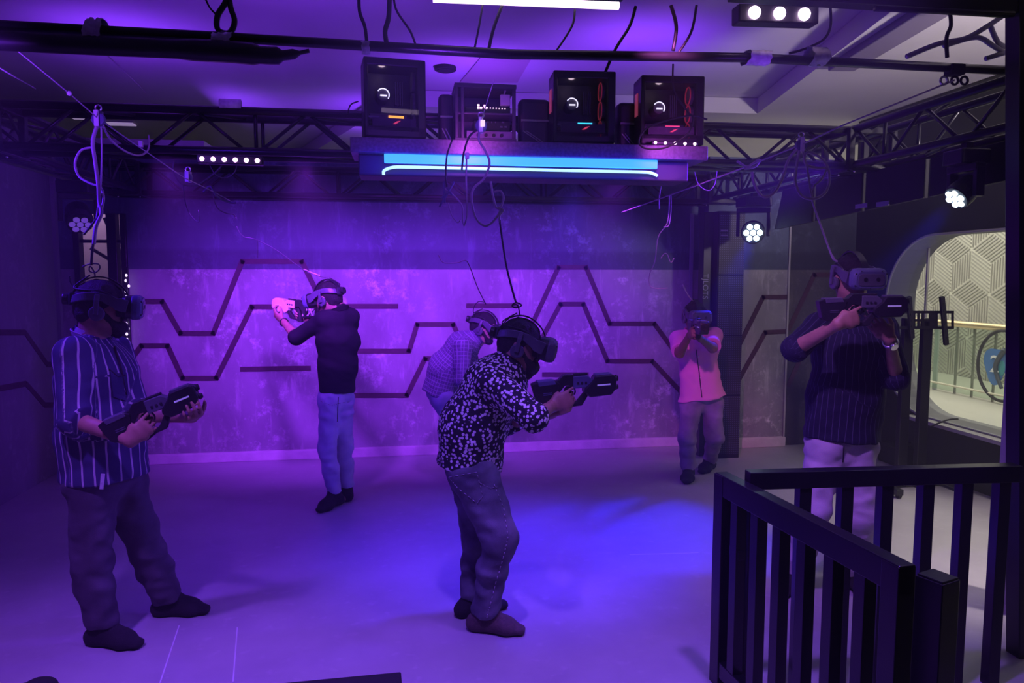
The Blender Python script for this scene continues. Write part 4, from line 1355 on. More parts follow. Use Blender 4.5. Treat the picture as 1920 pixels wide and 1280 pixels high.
# straps and wires from the ceiling to the pipe
def wire(label, pts, r, m='cable_dark', name='hanging_cable', cat='cable', group='cables hanging from the ceiling to the pipe', n=6):
    mb = MB(); mb.tube(spline(pts, n), r, 6); o = obj(name, mb, M_[m], smooth=True); tag(o, label, cat, group); return o
Pv = lambda px, py, v=VPI + 0.02: PY(px, py, v)
wire('black strap loop hanging onto the clear tape wrap', [Pv(428, -30), Pv(424, 2), Pv(408, 30), Pv(409, 56), Pv(430, 62), Pv(440, 40), Pv(432, 12), Pv(428, -25)], 0.012, name='strap_loop', cat='strap')
wire('thin wire left of the black strap loop', [Pv(378, -20), Pv(392, 12), Pv(404, 26)], 0.004)
wire('black cable above the tiny white tape', [Pv(673, -30), Pv(674, 20), Pv(684, 50), Pv(688, 82)], 0.008)
wire('thick straight black cable above the first computer', [Pv(731, -30), Pv(729, 30), Pv(722, 60), Pv(727, 90)], 0.011)
wire('thin slanting wire above the first computer', [Pv(738, -30), Pv(742, 16), Pv(770, 60), Pv(784, 100)], 0.005)
wire('left one of two slanting wires above the rack', [Pv(905, 8), Pv(898, 50), Pv(888, 100)], 0.005)
wire('right one of two slanting wires above the rack', [Pv(942, 8), Pv(925, 55), Pv(915, 100)], 0.008)
wire('wire above the gap left of the second computer', [Pv(1078, 18), Pv(1072, 50), Pv(1040, 100)], 0.005)
wire('looping wire above the second computer', [Pv(1192, 12), Pv(1180, 50), Pv(1155, 90), Pv(1135, 135)], 0.007)
wire('black cable above the third computer', [Pv(1258, 10), Pv(1268, 50), Pv(1262, 95)], 0.008)
wire('crossing wire above the third computer', [Pv(1306, 10), Pv(1296, 60), Pv(1270, 102)], 0.006)
wire('curved black wire right of the three bright lamps', [Pv(1557, 14), Pv(1557, 50), Pv(1543, 75), Pv(1508, 92), Pv(1480, 100)], 0.006)
wire('short black wire above the right pipe clamp', [Pv(1781, 20), Pv(1783, 48), Pv(1775, 70), Pv(1776, 108)], 0.009)
cw = thing('clear_cable_tangle', 'tangle of pale transparent hose above the right end of the pipe', 'hose', Pv(1800, 80))
for i, pts in enumerate(([(1700, 106), (1760, 82), (1810, 72), (1850, 50), (1880, 30)], [(1770, 86), (1830, 70), (1862, 86), (1885, 100)], [(1856, 46), (1872, 80), (1896, 90)], [(1848, 110), (1880, 100), (1902, 96)])):
    mb = MB(); mb.tube(spline([Pv(x, y, VPI + 0.06) for x, y in pts], 6), 0.012, 8); obj('hose', mb, mat('milky_hose_%d' % i, (0.4, 0.36, 0.5), 0.3), cw, smooth=True)
ck = thing('pipe_clamp', 'dark pipe clamp with hooks under the right end of the pipe', 'clamp', PY(1792, 140, VPI))
mb = MB(); c = PY(1790, 132, VPI); mb.box(c, (0.07, 0.06, 0.05)); obj('clamp_body', mb, M_['black_matt'], ck, bevel=0.006)
for dx in (-22, -2, 16):
    mb = MB(); c = PY(1792 + dx, 151, VPI); mb.tube([c + Vector((0.018 * math.cos(a), 0, 0.018 * math.sin(a))) for a in [2 * math.pi * i / 14 for i in range(14)]], 0.006, 6, closed=True); obj('hook', mb, M_['steel'] if dx == -22 else M_['black_metal'], ck, smooth=True)

# gantry frame at the right edge: post and top beam
gt = thing('gantry_frame', 'tall black post and overhead beam framing the right edge', 'frame', P(1903, 1270, 3.3))
D_ = 3.28
a = P(1903, 20, D_)
mb = MB(); mb.bar(P(1906, -40, D_), P(1906, 1290, D_), 0.042, 0.08, up=(0, 1, 0)); obj('post', mb, M_['black_metal'], gt, bevel=0.004)
mb = MB()
b_ = PY(1370, 4, a.y); c_ = PY(1905, 22, a.y)
mb.bar(Vector((b_.x, a.y, c_.z + 0.02)), Vector((c_.x, a.y, c_.z + 0.02)), 0.07, 0.075); obj('beam', mb, M_['black_metal'], gt, bevel=0.004)
mb = MB(); mb.tube([PY(1640, 16, a.y - 0.05), PY(1900, 26, a.y - 0.05)], 0.012, 8); obj('rail_tube', mb, M_['black'], gt, smooth=True)
# pillar just beyond the post
pc_ = P(1946, 640, 3.75)
mb = MB(); mb.box((pc_.x + 0.02, pc_.y, 1.5), (0.12, 0.3, 3.0)); struct('wall_pier', mb, mat('pier_paint', (0.4, 0.38, 0.42), 0.6))

# black valance boards outside the right truss
vl = thing('black_valance', 'row of black boards hung outside the right truss', 'valance', (UT1 + 0.3, 4.5, 2.15))
pa, pb = PX(1452, 430, UT1 + 0.16), PX(1900, 335, UT1 + 0.16)
n = 4
for i in range(n):
    t0, t1 = i / n, (i + 1) / n - 0.02
    q0, q1 = pa.lerp(pb, t0), pa.lerp(pb, t1)
    mb = MB()
    sh = 0.12 if i == 0 else 0.0
    vs = [(q0.x, q0.y, q0.z), (q1.x, q1.y, q1.z), (q1.x, q1.y, ZB - 0.03), (q0.x, q0.y - sh, ZB - 0.03)]
    vs += [(x + 0.03, y, z) for x, y, z in vs]
    mb.add(vs, [(0, 1, 2, 3), (7, 6, 5, 4), (0, 4, 5, 1), (1, 5, 6, 2), (2, 6, 7, 3), (3, 7, 4, 0)]); obj('board', mb, M_['black_matt'], vl, fixn=True)
for px, py in ((1615, 386), (1655, 382)):
    mb = MB(); c = PX(px, py, UT1 + 0.145); mb.box(c, (0.006, 0.13, 0.03)); obj('paper_label', mb, mat('grey_label', (0.3, 0.28, 0.34), 0.6), vl)
# valance over the back wall
# ---------------------------------------------------------------- the equipment shelf
VS = 4.22
sa, sb = PY(656, 255, VS), PY(1328, 275, VS)
zt_ = (sa.z + sb.z) / 2; zb2 = (PY(656, 284, VS).z + PY(1328, 301, VS).z) / 2
M_['shelf'] = mat('shelf_board', (0.13, 0.11, 0.145), 0.45, var=0.35, scale=60, bump=0.15, bscale=120)
M_['shelf_box'] = mat('shelf_box', (0.055, 0.05, 0.07), 0.6)
sh = thing('equipment_shelf', 'hanging shelf that carries the computers, with blue neon tubes below', 'shelf', (sa.x, VS, zb2))
mb = MB(); mb.box(((sa.x + sb.x) / 2, VS + 0.17, (zt_ + zb2) / 2), (sb.x - sa.x, 0.34, zt_ - zb2)); obj('shelf_board', mb, M_['shelf'], sh, bevel=0.005)
VN = VS + 0.06
la, lb = PY(672, 320, VN), PY(1292, 340, VN)
zlo = (PY(700, 326, VN).z + PY(1280, 342, VN).z) / 2
mb = MB(); mb.box(((la.x + lb.x) / 2, VN + 0.13, (zb2 + zlo) / 2), (lb.x - la.x, 0.24, zb2 - zlo)); obj('lower_box', mb, M_['shelf_box'], sh, bevel=0.01)
nz = thing('neon_light', 'pair of bright blue neon tubes under the equipment shelf', 'neon light', (la.x, VN, zlo))
pn0, pn1 = PY(720, 292, VN - 0.03), PY(1234, 311, VN - 0.03)
znu = (pn0.z + pn1.z) / 2
hu = (PY(980, 292, VN).z - PY(980, 309.5, VN).z) / 2
NEON = emit('neon_cyan', (0.06, 0.44, 1.0), 1.15)
NEON2 = emit('neon_white_blue', (0.35, 0.6, 1.0), 1.8)
mb = MB()
prof = []
for i in range(13):
    a = math.radians(-90 + 15 * i)
mb.box(((pn0.x + pn1.x) / 2, VN - 0.012, znu), (pn1.x - pn0.x, 0.02, hu * 2)); obj('diffuser_strip', mb, NEON, nz, bevel=0.006, seg=3)
zl = (PY(720, 309, VN - 0.03).z + PY(1234, 325, VN - 0.03).z) / 2
mb = MB()
pts = [(pn0.x - 0.004, VN - 0.02, zl - 0.045), (pn0.x + 0.0, VN - 0.02, zl - 0.022), (pn0.x + 0.05, VN - 0.02, zl - 0.003), (pn0.x + 0.14, VN - 0.02, zl)]
pts += [(pn0.x + (pn1.x - pn0.x) * t, VN - 0.02, zl) for t in (0.3, 0.5, 0.7)]
pts += [(pn1.x - 0.12, VN - 0.02, zl), (pn1.x - 0.04, VN - 0.02, zl - 0.004), (pn1.x + 0.0, VN - 0.02, zl - 0.02)]
mb.tube(spline(pts, 5), 0.0085, 10); obj('neon_tube', mb, NEON2, nz, smooth=True)
mb = MB(); mb.box((pn0.x + (pn1.x - pn0.x) / 2, VN - 0.006, (znu + zl) / 2 - 0.004), (pn1.x - pn0.x, 0.01, 0.012)); obj('mounting_rail', mb, M_['black'], nz)

M_['case'] = mat('case_black', (0.016, 0.016, 0.02), 0.35)
M_['inner'] = mat('case_interior', (0.12, 0.11, 0.12), 0.6, var=0.3, scale=20)
M_['pcb'] = mat('circuit_board', (0.02, 0.02, 0.03), 0.5, var=0.5, scale=90)
M_['alu'] = mat('heatsink', (0.25, 0.24, 0.27), 0.35, metal=0.8)
RING = emit('cooler_ring', (0.85, 0.85, 1.0), 2.0)
GLS = glass('case_glass', (0.8, 0.78, 0.85))
CASE_LAMPS = []
def computer(label, px0, px1, py0, rot, light, red_fans, backlight):
    W_ = (PY(px1, 200, VS + 0.05).x - PY(px0, 200, VS + 0.05).x)
    H_ = PY((px0 + px1) / 2, py0, VS + 0.05).z - zt_
    cx = (PY(px0, 200, VS + 0.05).x + PY(px1, 200, VS + 0.05).x) / 2
    Dp = 0.2
    Mx = Matrix.Translation((cx, VS + 0.05, zt_ + 0.012)) @ Matrix.Rotation(rot, 4, 'Z')
    t = thing('computer_tower', label, 'computer', M=Mx, group='computer towers on the shelf')
    w = W_ * (0.9)
    mb = MB()
    mb.box((0, Dp - 0.01, H_ / 2), (w, 0.02, H_))
    mb.box((0, Dp / 2, H_ - 0.022), (w, Dp, 0.044)); mb.box((0, Dp / 2, 0.03), (w, Dp, 0.06))
    mb.box((-w / 2 + 0.012, Dp / 2, H_ / 2), (0.024, Dp, H_)); mb.box((w / 2 - 0.025, Dp / 2, H_ / 2), (0.05, Dp, H_))
    obj('case', mb, M_['case'], t, bevel=0.008)
    iw = w - 0.074; x0 = -w / 2 + 0.024; x1 = x0 + iw
    mb = MB(); mb.box(((x0 + x1) / 2, 0.002, H_ / 2), (iw + 0.02, 0.004, H_ - 0.07)); obj('glass_panel', mb, GLS, t)
    mb = MB(); mb.box(((x0 + x1) / 2 - 0.03, Dp - 0.028, H_ * 0.56), (iw * 0.72, 0.006, H_ * 0.66)); mbd = obj('motherboard', mb, M_['pcb'], t)
    for i in range(4):
        m2 = MB(); m2.box((x0 + iw * 0.62 + i * 0.012, Dp - 0.05, H_ * 0.63), (0.006, 0.03, 0.13)); obj('memory_stick', m2, M_['alu'], mbd)
    mb = MB(); cxx, czz = x0 + iw * 0.32, H_ * 0.56
    mb.cyl((cxx, Dp - 0.03, czz), (cxx, 0.06, czz), 0.034, 24); co = obj('cpu_cooler', mb, M_['inner'], t, bevel=0.004)
    mb = MB(); mb.tube([(cxx + 0.034 * math.cos(a), 0.055, czz + 0.034 * math.sin(a)) for a in [math.radians(d_) for d_ in range(-35, 150, 10)]], 0.0032, 6); obj('light_ring', mb, RING, co, smooth=True)
    mb = MB(); mb.box((cxx + 0.002, 0.054, czz - 0.004), (0.036, 0.004, 0.008)); obj('cooler_badge', mb, RING, co)
    zg = H_ * 0.27
    mb = MB(); mb.box((x0 + iw * 0.42, Dp * 0.5, zg), (iw * 0.78, 0.11, 0.036)); gc_ = obj('graphics_card', mb, M_['inner'], t, bevel=0.004)
    mb = MB(); mb.box((x0 + iw * 0.58, Dp * 0.5 - 0.058, zg), (0.085, 0.006, 0.019)); obj('light_bar', mb, emit('gpu_light_' + light[0], light[1], 2.2), gc_)
    mb = MB(); mb.box((x0 + iw * 0.12, Dp * 0.5 - 0.057, zg), (0.06, 0.004, 0.008)); obj('card_lettering', mb, M_['alu'], gc_)
    mb = MB(); mb.box((x0 + iw * 0.53, 0.03, 0.082), (iw * 0.9, 0.03, 0.05)); ps = obj('power_supply_cover', mb, M_['inner'], t)
    mb = MB(); mb.prism([(x0 + iw * 0.5, 0.075), (x0 + iw * 0.56, 0.075), (x0 + iw * 0.66, 0.094), (x0 + iw * 0.58, 0.09)], 0.01, 0.015); obj('red_emblem', mb, emit('red_emblem', (1.0, 0.08, 0.15), 0.9), ps)
    for s_ in range(3):
        m2 = MB(); m2.cyl((x1 - 0.004, 0.09, H_ * (0.22 + 0.27 * s_)), (x1 - 0.02, 0.09, H_ * (0.22 + 0.27 * s_)), 0.055, 20)
        f_ = obj('case_fan', m2, M_['inner'], t)
        if red_fans:
            m3 = MB(); m3.tube([(x1 - 0.024, 0.09 + 0.05 * math.cos(a), H_ * (0.22 + 0.27 * s_) + 0.05 * math.sin(a)) for a in [2 * math.pi * i / 20 for i in range(20)]], 0.004, 6, closed=True)
            obj('fan_ring', m3, emit('fan_red_%d' % s_, (1.0, 0.08, 0.12), 0.10), f_, smooth=True)
    if red_fans:
        m3 = MB(); m3.box((-w / 2 - 0.002, Dp * 0.55, H_ * 0.62), (0.006, 0.06, 0.13)); obj('rear_fan_glow', m3, emit('rear_fan', (0.9, 0.12, 0.25), 0.2), t)
    CASE_LAMPS.append(Mx @ Vector((x0 + iw * 0.3, 0.05, H_ - 0.06)))
    for sx_ in (-1, 1):
        mb = MB(); mb.box((sx_ * w * 0.38, Dp / 2, -0.006), (0.04, Dp * 0.8, 0.012)); obj('foot', mb, M_['black_matt'], t)
    return t
computer('computer tower with orange light bar, first from the left on the shelf', 676, 806, 113, math.radians(7), ('orange', (1.0, 0.42, 0.05)), False, 1)
computer('computer tower with cyan light bar, third along the shelf', 1032, 1160, 136, math.radians(-3), ('cyan', (0.05, 0.7, 0.85)), True, 0)
computer('computer tower with red light bar, at the right end of the shelf', 1197, 1326, 145, math.radians(-4), ('red', (1.0, 0.06, 0.2)), True, 1)
# rack
rk = thing('equipment_rack', 'open black equipment rack with blinking network gear on the shelf', 'rack', (0, VS, zt_))
ra, rb = PY(852, 155, VS + 0.06), PY(968, 158, VS + 0.06)
RH = ra.z - zt_
mb = MB()
for x_ in (ra.x + 0.012, ra.x + 0.045, rb.x - 0.012):
    mb.box((x_, VS + 0.07, zt_ + RH / 2), (0.018, 0.03, RH)); mb.box((x_, VS + 0.3, zt_ + RH / 2), (0.018, 0.03, RH))
mb.box(((ra.x + rb.x) / 2, VS + 0.18, zt_ + RH - 0.012), (rb.x - ra.x, 0.26, 0.024)); mb.box(((ra.x + rb.x) / 2, VS + 0.18, zt_ + 0.01), (rb.x - ra.x, 0.26, 0.02))
mb.box((ra.x + 0.006, VS + 0.18, zt_ + RH / 2), (0.008, 0.24, RH)); mb.box(((ra.x + rb.x) / 2, VS + 0.31, zt_ + RH / 2), (rb.x - ra.x, 0.01, RH))
mb.box(((ra.x + rb.x) / 2, VS + 0.18, zt_ + RH * 0.5), (rb.x - ra.x, 0.22, 0.012))
obj('cabinet', mb, mat('rack_metal', (0.06, 0.055, 0.08), 0.45), rk, bevel=0.003)
mb = MB(); mb.box(((ra.x + rb.x) / 2 + 0.02, VS + 0.2, zt_ + RH * 0.58), (rb.x - ra.x - 0.09, 0.16, 0.042)); sw = obj('network_switch', mb, M_['case'], rk, bevel=0.003)
LED_ = emit('switch_led', (1.0, 0.6, 0.9), 2.0)
for i in range(9):
    m2 = MB(); m2.box((PY(903 + i * 5.5, 205, VS + 0.115).x, VS + 0.117, PY(905, 202, VS + 0.115).z), (0.006, 0.004, 0.005)); obj('status_light', m2, LED_, sw)
for x_, y_ in ((897, 197), (897, 202), (902, 202), (909, 198), (911, 202)):
    m2 = MB(); m2.box((PY(x_, y_, VS + 0.115).x, VS + 0.117, PY(x_, y_, VS + 0.115).z), (0.013, 0.004, 0.011)); obj('port_light', m2, LED_, sw)
mb = MB(); c = PY(947, 188, VS + 0.1); mb.box(c, (0.056, 0.03, 0.06)); ad = obj('power_adapter', mb, mat('adapter_grey', (0.55, 0.5, 0.62), 0.5), rk, bevel=0.004)
mb = MB(); mb.tube(spline([PY(945, 178, VS + 0.1), PY(950, 165, VS + 0.1), PY(960, 165, VS + 0.1), PY(964, 185, VS + 0.1)], 5), 0.006, 6); obj('adapter_cord', mb, M_['cable'], ad, smooth=True)
mb = MB(); mb.box(((ra.x + rb.x) / 2 + 0.03, VS + 0.2, zt_ + RH * 0.14), (rb.x - ra.x - 0.08, 0.2, 0.05)); ap = obj('amplifier', mb, mat('amp_grey', (0.16, 0.14, 0.22), 0.45), rk, bevel=0.003)
for i in range(4):
    m2 = MB(); x_ = (ra.x + rb.x) / 2 - 0.04 + i * 0.045; m2.cyl((x_, VS + 0.1, zt_ + RH * 0.14), (x_, VS + 0.09, zt_ + RH * 0.14), 0.01, 12); obj('knob', m2, M_['black'], ap)
mb = MB(); mb.box(((ra.x + rb.x) / 2 + 0.05, VS + 0.24, zt_ + RH * 0.33), (rb.x - ra.x - 0.14, 0.14, 0.07)); obj('mixer_unit', mb, M_['case'], rk, bevel=0.003)
for i, (x_, y_) in enumerate(((915, 229), (922, 229), (929, 229), (943, 229), (948, 238), (940, 238))):
    m2 = MB(); m2.box(PY(x_, y_, VS + 0.165), (0.014 if i > 2 else 0.006, 0.004, 0.008)); obj('front_marking', m2, M_['alu'], rk)
# dark rounded cases standing behind, between the towers
def rounded_case(label, px0, px1, py0, v):
    a_, b2 = PY(px0, py0, v), PY(px1, py0, v)
    t = thing('rounded_case', label, 'case', ((a_.x + b2.x) / 2, v, zt_), group='dark cases behind the towers')
    mb = MB(); mb.box(((a_.x + b2.x) / 2, v + 0.05, (a_.z + zt_) / 2), (b2.x - a_.x, 0.1, a_.z - zt_)); obj('shell', mb, mat('case_shell', (0.02, 0.02, 0.03), 0.5), t, bevel=0.03, seg=4)
    mb = MB(); mb.box(((a_.x + b2.x) / 2, v - 0.006, zt_ + (a_.z - zt_) * 0.55), (b2.x - a_.x - 0.02, 0.012, 0.012)); obj('trim_bar', mb, M_['alu'], t)
    for i in range(2):
        mb = MB(); mb.bar(Vector((a_.x + 0.02 + i * 0.02, v - 0.008, zt_ + 0.1)), Vector((b2.x - 0.03 + i * 0.02, v - 0.008, zt_ + 0.015)), 0.006, 0.006); obj('crossed_stay', mb, M_['alu'], t)
rounded_case('dark rounded case between the first computer and the rack', 822, 852, 174, VS + 0.23)
rounded_case('dark rounded case between the rack and the cyan lit computer', 974, 1032, 183, VS + 0.23)
rounded_case('dark rounded case between the cyan lit and red lit computers', 1160, 1198, 190, VS + 0.23)
# ---------------------------------------------------------------- lamps
def aim_matrix(loc, target):
    d = (Vector(target) - Vector(loc)).normalized()
    return Matrix.Translation(loc) @ d.to_track_quat('-Z', 'Y').to_matrix().to_4x4()
def spot(name, loc, target, energy, color, angle=60, blend=0.6, radius=0.06):
    l = bpy.data.lights.new(name, 'SPOT'); l.energy = energy; l.color = color
    l.spot_size = math.radians(angle); l.spot_blend = blend; l.shadow_soft_size = radius
    o = bpy.data.objects.new(name, l); COL.objects.link(o); o.matrix_world = aim_matrix(loc, target); return o
def area(name, loc, target, energy, color, sx, sy):
    l = bpy.data.lights.new(name, 'AREA'); l.energy = energy; l.color = color; l.shape = 'RECTANGLE'; l.size = sx; l.size_y = sy
    o = bpy.data.objects.new(name, l); COL.objects.link(o); o.matrix_world = aim_matrix(loc, target); return o
def point(name, loc, energy, color, radius=0.03):
    l = bpy.data.lights.new(name, 'POINT'); l.energy = energy; l.color = color; l.shadow_soft_size = radius
    o = bpy.data.objects.new(name, l); COL.objects.link(o); o.location = loc; return o

def moving_head(label, c, target, ztop, lit, col, strength, s=1.0):
    """c = centre of the lens"""
    c = Vector(c)
    d = (Vector(target) - c).normalized()
    t = thing('moving_head_light', label, 'stage light', c, group='moving head lights on the trusses')
    back = c - d * 0.09 * s
    side = d.cross(Vector((0, 0, 1))).normalized()
    if side.length < 0.1:
        side = Vector((1, 0, 0))
    upv = side.cross(d)
    mb = MB(); mb.tube([c - d * 0.2 * s, c - d * 0.17 * s, c - d * 0.06 * s, c - d * 0.004 * s], [0.06 * s, 0.085 * s, 0.1 * s, 0.098 * s], 24)
    hd = obj('head', mb, M_['black'], t, smooth=False, bevel=0.008, fixn=True)
    mb = MB(); mb.tube([c - d * 0.008 * s, c + d * 0.006 * s], [0.092 * s, 0.092 * s], 24); obj('lens_plate', mb, M_['black_matt'], hd)
    E_ = emit('lens_' + str(len(bpy.data.materials)), col, strength)
    for i in range(7):
        a = 2 * math.pi * (i - 1) / 6
        p = c + d * 0.01 * s + ((side * math.cos(a) + upv * math.sin(a)) * 0.055 * s if i else Vector((0, 0, 0)))
        m2 = MB(); m2.tube([p, p + d * 0.008], 0.0235 * s, 14); obj('led_lens', m2, E_, hd)
    zb = ztop - 0.05 * s
    hz = Vector((side.x, side.y, 0)).normalized()
    piv = back
    for sg in (-1, 1):
        m2 = MB(); m2.bar(piv + hz * sg * 0.125 * s + Vector((0, 0, -0.04)), Vector((piv.x, piv.y, zb)) + hz * sg * 0.125 * s, 0.03, 0.075 * s, up=d); obj('yoke_arm', m2, M_['black'], t, bevel=0.006)
    m2 = MB(); m2.bar(Vector((piv.x, piv.y, zb)) - hz * 0.14 * s, Vector((piv.x, piv.y, zb)) + hz * 0.14 * s, 0.09 * s, 0.04); obj('yoke_bridge', m2, M_['black'], t, bevel=0.006)
    m2 = MB(); m2.box((piv.x, piv.y, ztop + 0.02), (0.24 * s, 0.2 * s, 0.08)); bs = obj('base', m2, M_['black'], t, bevel=0.008)
    m2 = MB(); m2.bar(Vector((piv.x, piv.y, ztop + 0.06)), Vector((piv.x, piv.y, max(ztop + 0.1, ZB - 0.02))), 0.04, 0.04); obj('clamp', m2, M_['black_metal'], bs)
    return t

POOL = G(1150, 985)
cR_ = P(1412, 436, 6.35); tR = G(1090, 1010)
moving_head('lit moving head lamp hanging beside the panel tower', cR_, cR_ + (Vector((0.2, 0.2, 1.2)) - cR_).normalized(), ZB - 0.12, True, (0.62, 0.85, 1.0), 9)
cF_ = P(1793, 371, 4.0)
moving_head('lit moving head lamp at upper right seen at a slant', cF_, cF_ + V(-0.75, -0.15, -0.62), ZB - 0.12, True, (0.62, 0.8, 1.0), 8, s=0.72)
cL_ = P(150, 419, 5.3)
moving_head('unlit moving head lamp at upper left above the glazed door', cL_, G(300, 1180), ZB - 0.12, False, (0.45, 0.2, 1.0), 0.22, s=0.9)

def led_bar(label, a, b, n, col, strength, r=0.018, face=None, group='led light bars', hw=0.07, start=0.08):
    a, b = Vector(a), Vector(b)
    t = thing('led_bar', label, 'stage light', (a + b) / 2, group=group)
    fd = (Vector((0, 0, CAMZ)) - (a + b) / 2)
    fd = face.normalized() if face else Vector((0, fd.y, 0)).normalized()
    mb = MB(); mb.bar(a - fd * 0.03, b - fd * 0.03, hw, hw); obj('housing', mb, M_['black'], t, bevel=0.006)
    E_ = emit('led_' + str(len(bpy.data.materials)), col, strength)
    for i in range(n):
        p = a.lerp(b, start + (1 - 2 * start) * i / max(1, n - 1))
        m2 = MB(); m2.ell(p + fd * (hw / 2 - 0.03), (r, r, r), nu=12, nv=8); obj('led', m2, E_, t, smooth=True)
    return t
ya = VT - 0.1
led_bar('bar of six small pink and violet lamps under the near truss', PY(368, 297, ya), PY(492, 301, ya), 6, (0.95, 0.4, 1.0), 14, r=0.013, hw=0.05)
yb = VS + 0.0
led_bar('row of five small pink lamps at the foot of the red lit computer', PY(1224, 266, yb - 0.03) , PY(1312, 269, yb - 0.03), 5, (1.0, 0.6, 0.85), 7, r=0.009, hw=0.022)
t3 = led_bar('trio of large bright violet lamps at the top right', PY(1384, 24, 3.12), PY(1534, 29, 3.12), 3, (0.95, 0.62, 1.0), 22, r=0.027, hw=0.075, start=0.19)
# ceiling tube at the top edge
tb_ = thing('batten_light', 'bright white tube light at the top centre edge', 'ceiling light', PY(995, 2, 3.3))
mb = MB(); a, b_ = PY(800, -5, 3.25), PY(1170, 10, 3.25); mb.tube([PY(812, -3, 3.2), PY(1160, 11, 3.2)], 0.016, 10); obj('tube', mb, emit('batten_tube', (1.0, 0.72, 1.0), 2.5), tb_, smooth=True)
mb = MB(); mb.bar(a + Vector((0, 0, 0.05)), b_ + Vector((0, 0, 0.05)), 0.08, 0.05); obj('housing', mb, M_['black'], tb_, bevel=0.005)
for i in range(5):
    p = PY(1130 + i * 20, 9, 3.25)
# white sensor box with cable below it on the rack pulley
VIO = (0.22, 0.035, 1.0)
MAG = (0.3, 0.035, 1.0)
BLU = (0.035, 0.025, 1.0)
FRT = (0.3, 0.1, 1.0)

def down_area(name, loc, energy, color, sx, sy):
    o = area(name, loc, Vector(loc) - Vector((0, 0, 1)), energy, color, sx, sy)
    o.matrix_world = Matrix.Translation(loc)
    return o

# wall wash from the bars on the near truss
for i, (px, e, c) in enumerate(((300, 520, MAG), (560, 520, MAG), (860, 520, MAG), (1170, 560, MAG))):
    p = PY(px, 305, VT - 0.05); p.z = ZB - 0.07
    spot('wall_wash_lamp', p, Vector((p.x + 0.1, VB, 1.1)), e, c, 66, 0.9, 0.08)
# uplight on the ceiling from the trusses
for i, (u, v, e, c) in enumerate(((-1.9, 5.6, 40, VIO), (-0.6, 4.0, 48, VIO), (0.6, 6.0, 48, VIO), (1.7, 5.2, 46, VIO))):
    spot('ceiling_wash_lamp', Vector((u, v, ZB + 0.27)), Vector((u, v + 0.3, ZC)), e, c, 150, 1.0, 0.06)
for u, e in ((-1.6, 60), (0.2, 45), (1.6, 25)):  # added fills without fixtures, grazing the far ceiling
    spot('ceiling_far_fill', Vector((u, 2.7, 2.35)), Vector((u, 8.0, 3.55)), e, VIO, 62, 1.0, 0.06)
for u in (-1.8, -0.2, 1.3):  # added uplights hidden behind the back partition to turn the ceiling violet
    spot('ceiling_back_fill', Vector((u, 7.7, 2.75)), Vector((u, 7.9, 3.5)), 40, VIO, 150, 1.0, 0.06)
for p in CASE_LAMPS:
    point('case_lamp', p, 0.10, (1.0, 0.75, 0.8), 0.02)
spot('blue_down_lamp', Vector((1.35, 2.7, 3.0)), Vector((1.15, 2.6, 0.9)), 16, (0.03, 0.08, 1.0), 34, 0.9, 0.04)
# violet floods at side-truss height over floor, left wall and players
spot('violet_flood', Vector((UT0 + 0.3, 3.6, ZB - 0.05)), Vector((0.2, 5.0, 0.4)), 110, (0.09, 0.01, 1.0), 95, 0.9, 0.08)
spot('violet_flood', Vector((UT1 - 0.3, 4.2, ZB - 0.05)), Vector((-2.6, 4.6, 0.6)), 300, (0.13, 0.012, 1.0), 60, 0.9, 0.08)  # added to brighten the left wall, no lamp hangs here
# blue moving heads
spot('blue_beam_lamp', cR_ + (tR - cR_).normalized() * 0.03, G(1190, 985), 640, (0.02, 0.015, 1.0), 34, 0.8, 0.05)
spot('blue_beam_lamp', cF_ + (P(1500, 620, 4.7) - cF_).normalized() * 0.03, G(1290, 1010), 420, (0.02, 0.015, 1.0), 40, 0.85, 0.05)
spot('blue_floor_fill', Vector((0.95, 4.0, 2.25)), G(960, 1040), 430, (0.06, 0.018, 1.0), 66, 0.9, 0.06)  # added blue fill for the middle floor, not one of the moving heads
# front bars: pink-violet on the near floor and on the players
for u, e, c in ((1.4, 300, (0.26, 0.08, 1.0)), (0.1, 400, (0.23, 0.085, 1.0)), (-1.5, 480, (0.26, 0.07, 1.0))):
    spot('front_bar_lamp', Vector((u, 2.2, 3.2)), Vector((u * 1.0, 2.75, 0)), e, c, 66, 0.9, 0.07)
spot('front_key_lamp', Vector((0.9, 2.4, 3.0)), Vector((2.1, 3.7, 1.1)), 170, (0.5, 0.18, 1.0), 42, 0.8, 0.05)
# warm pink key on the player facing the viewer
spot('pink_key_lamp', Vector((0.9, 2.6, 3.0)), Vector((2.45, 6.0, 1.1)), 330, (0.8, 0.15, 0.75), 21, 0.8, 0.05)
# blue spill of the neon onto the box behind it
o = area('neon_glow_lamp', Vector(((la.x + lb.x) / 2, VN - 0.11, zlo + 0.06)), Vector(((la.x + lb.x) / 2, VN, zlo + 0.06)), 3.0, (0.01, 0.02, 1.0), 1.9, 0.08)
o.matrix_world = Matrix.Translation(o.location) @ Matrix.Rotation(math.radians(90), 4, 'X')
spot('panel_wall_fill', Vector((4.2, 2.2, 3.1)), Vector((3.95, 7.0, 0.8)), 150, (1.0, 0.84, 0.9), 19, 0.9, 0.15)  # added pale fill on the right wall panels, source unseen
# added upward fill for the ceiling at right, no fixture behind it
spot('ceiling_right_fill', Vector((3.9, 2.3, 2.2)), Vector((3.7, 4.8, 3.35)), 330, (1.0, 0.85, 0.95), 80, 0.9, 0.15)
# glow of the fascia
for px in (888, 1265):
    p = PY(px, 262, VS - 0.22)
    spot('shelf_lamp', p, PY(px, 275, VS), 6.5, (0.7, 0.1, 0.9), 120, 1.0, 0.03)
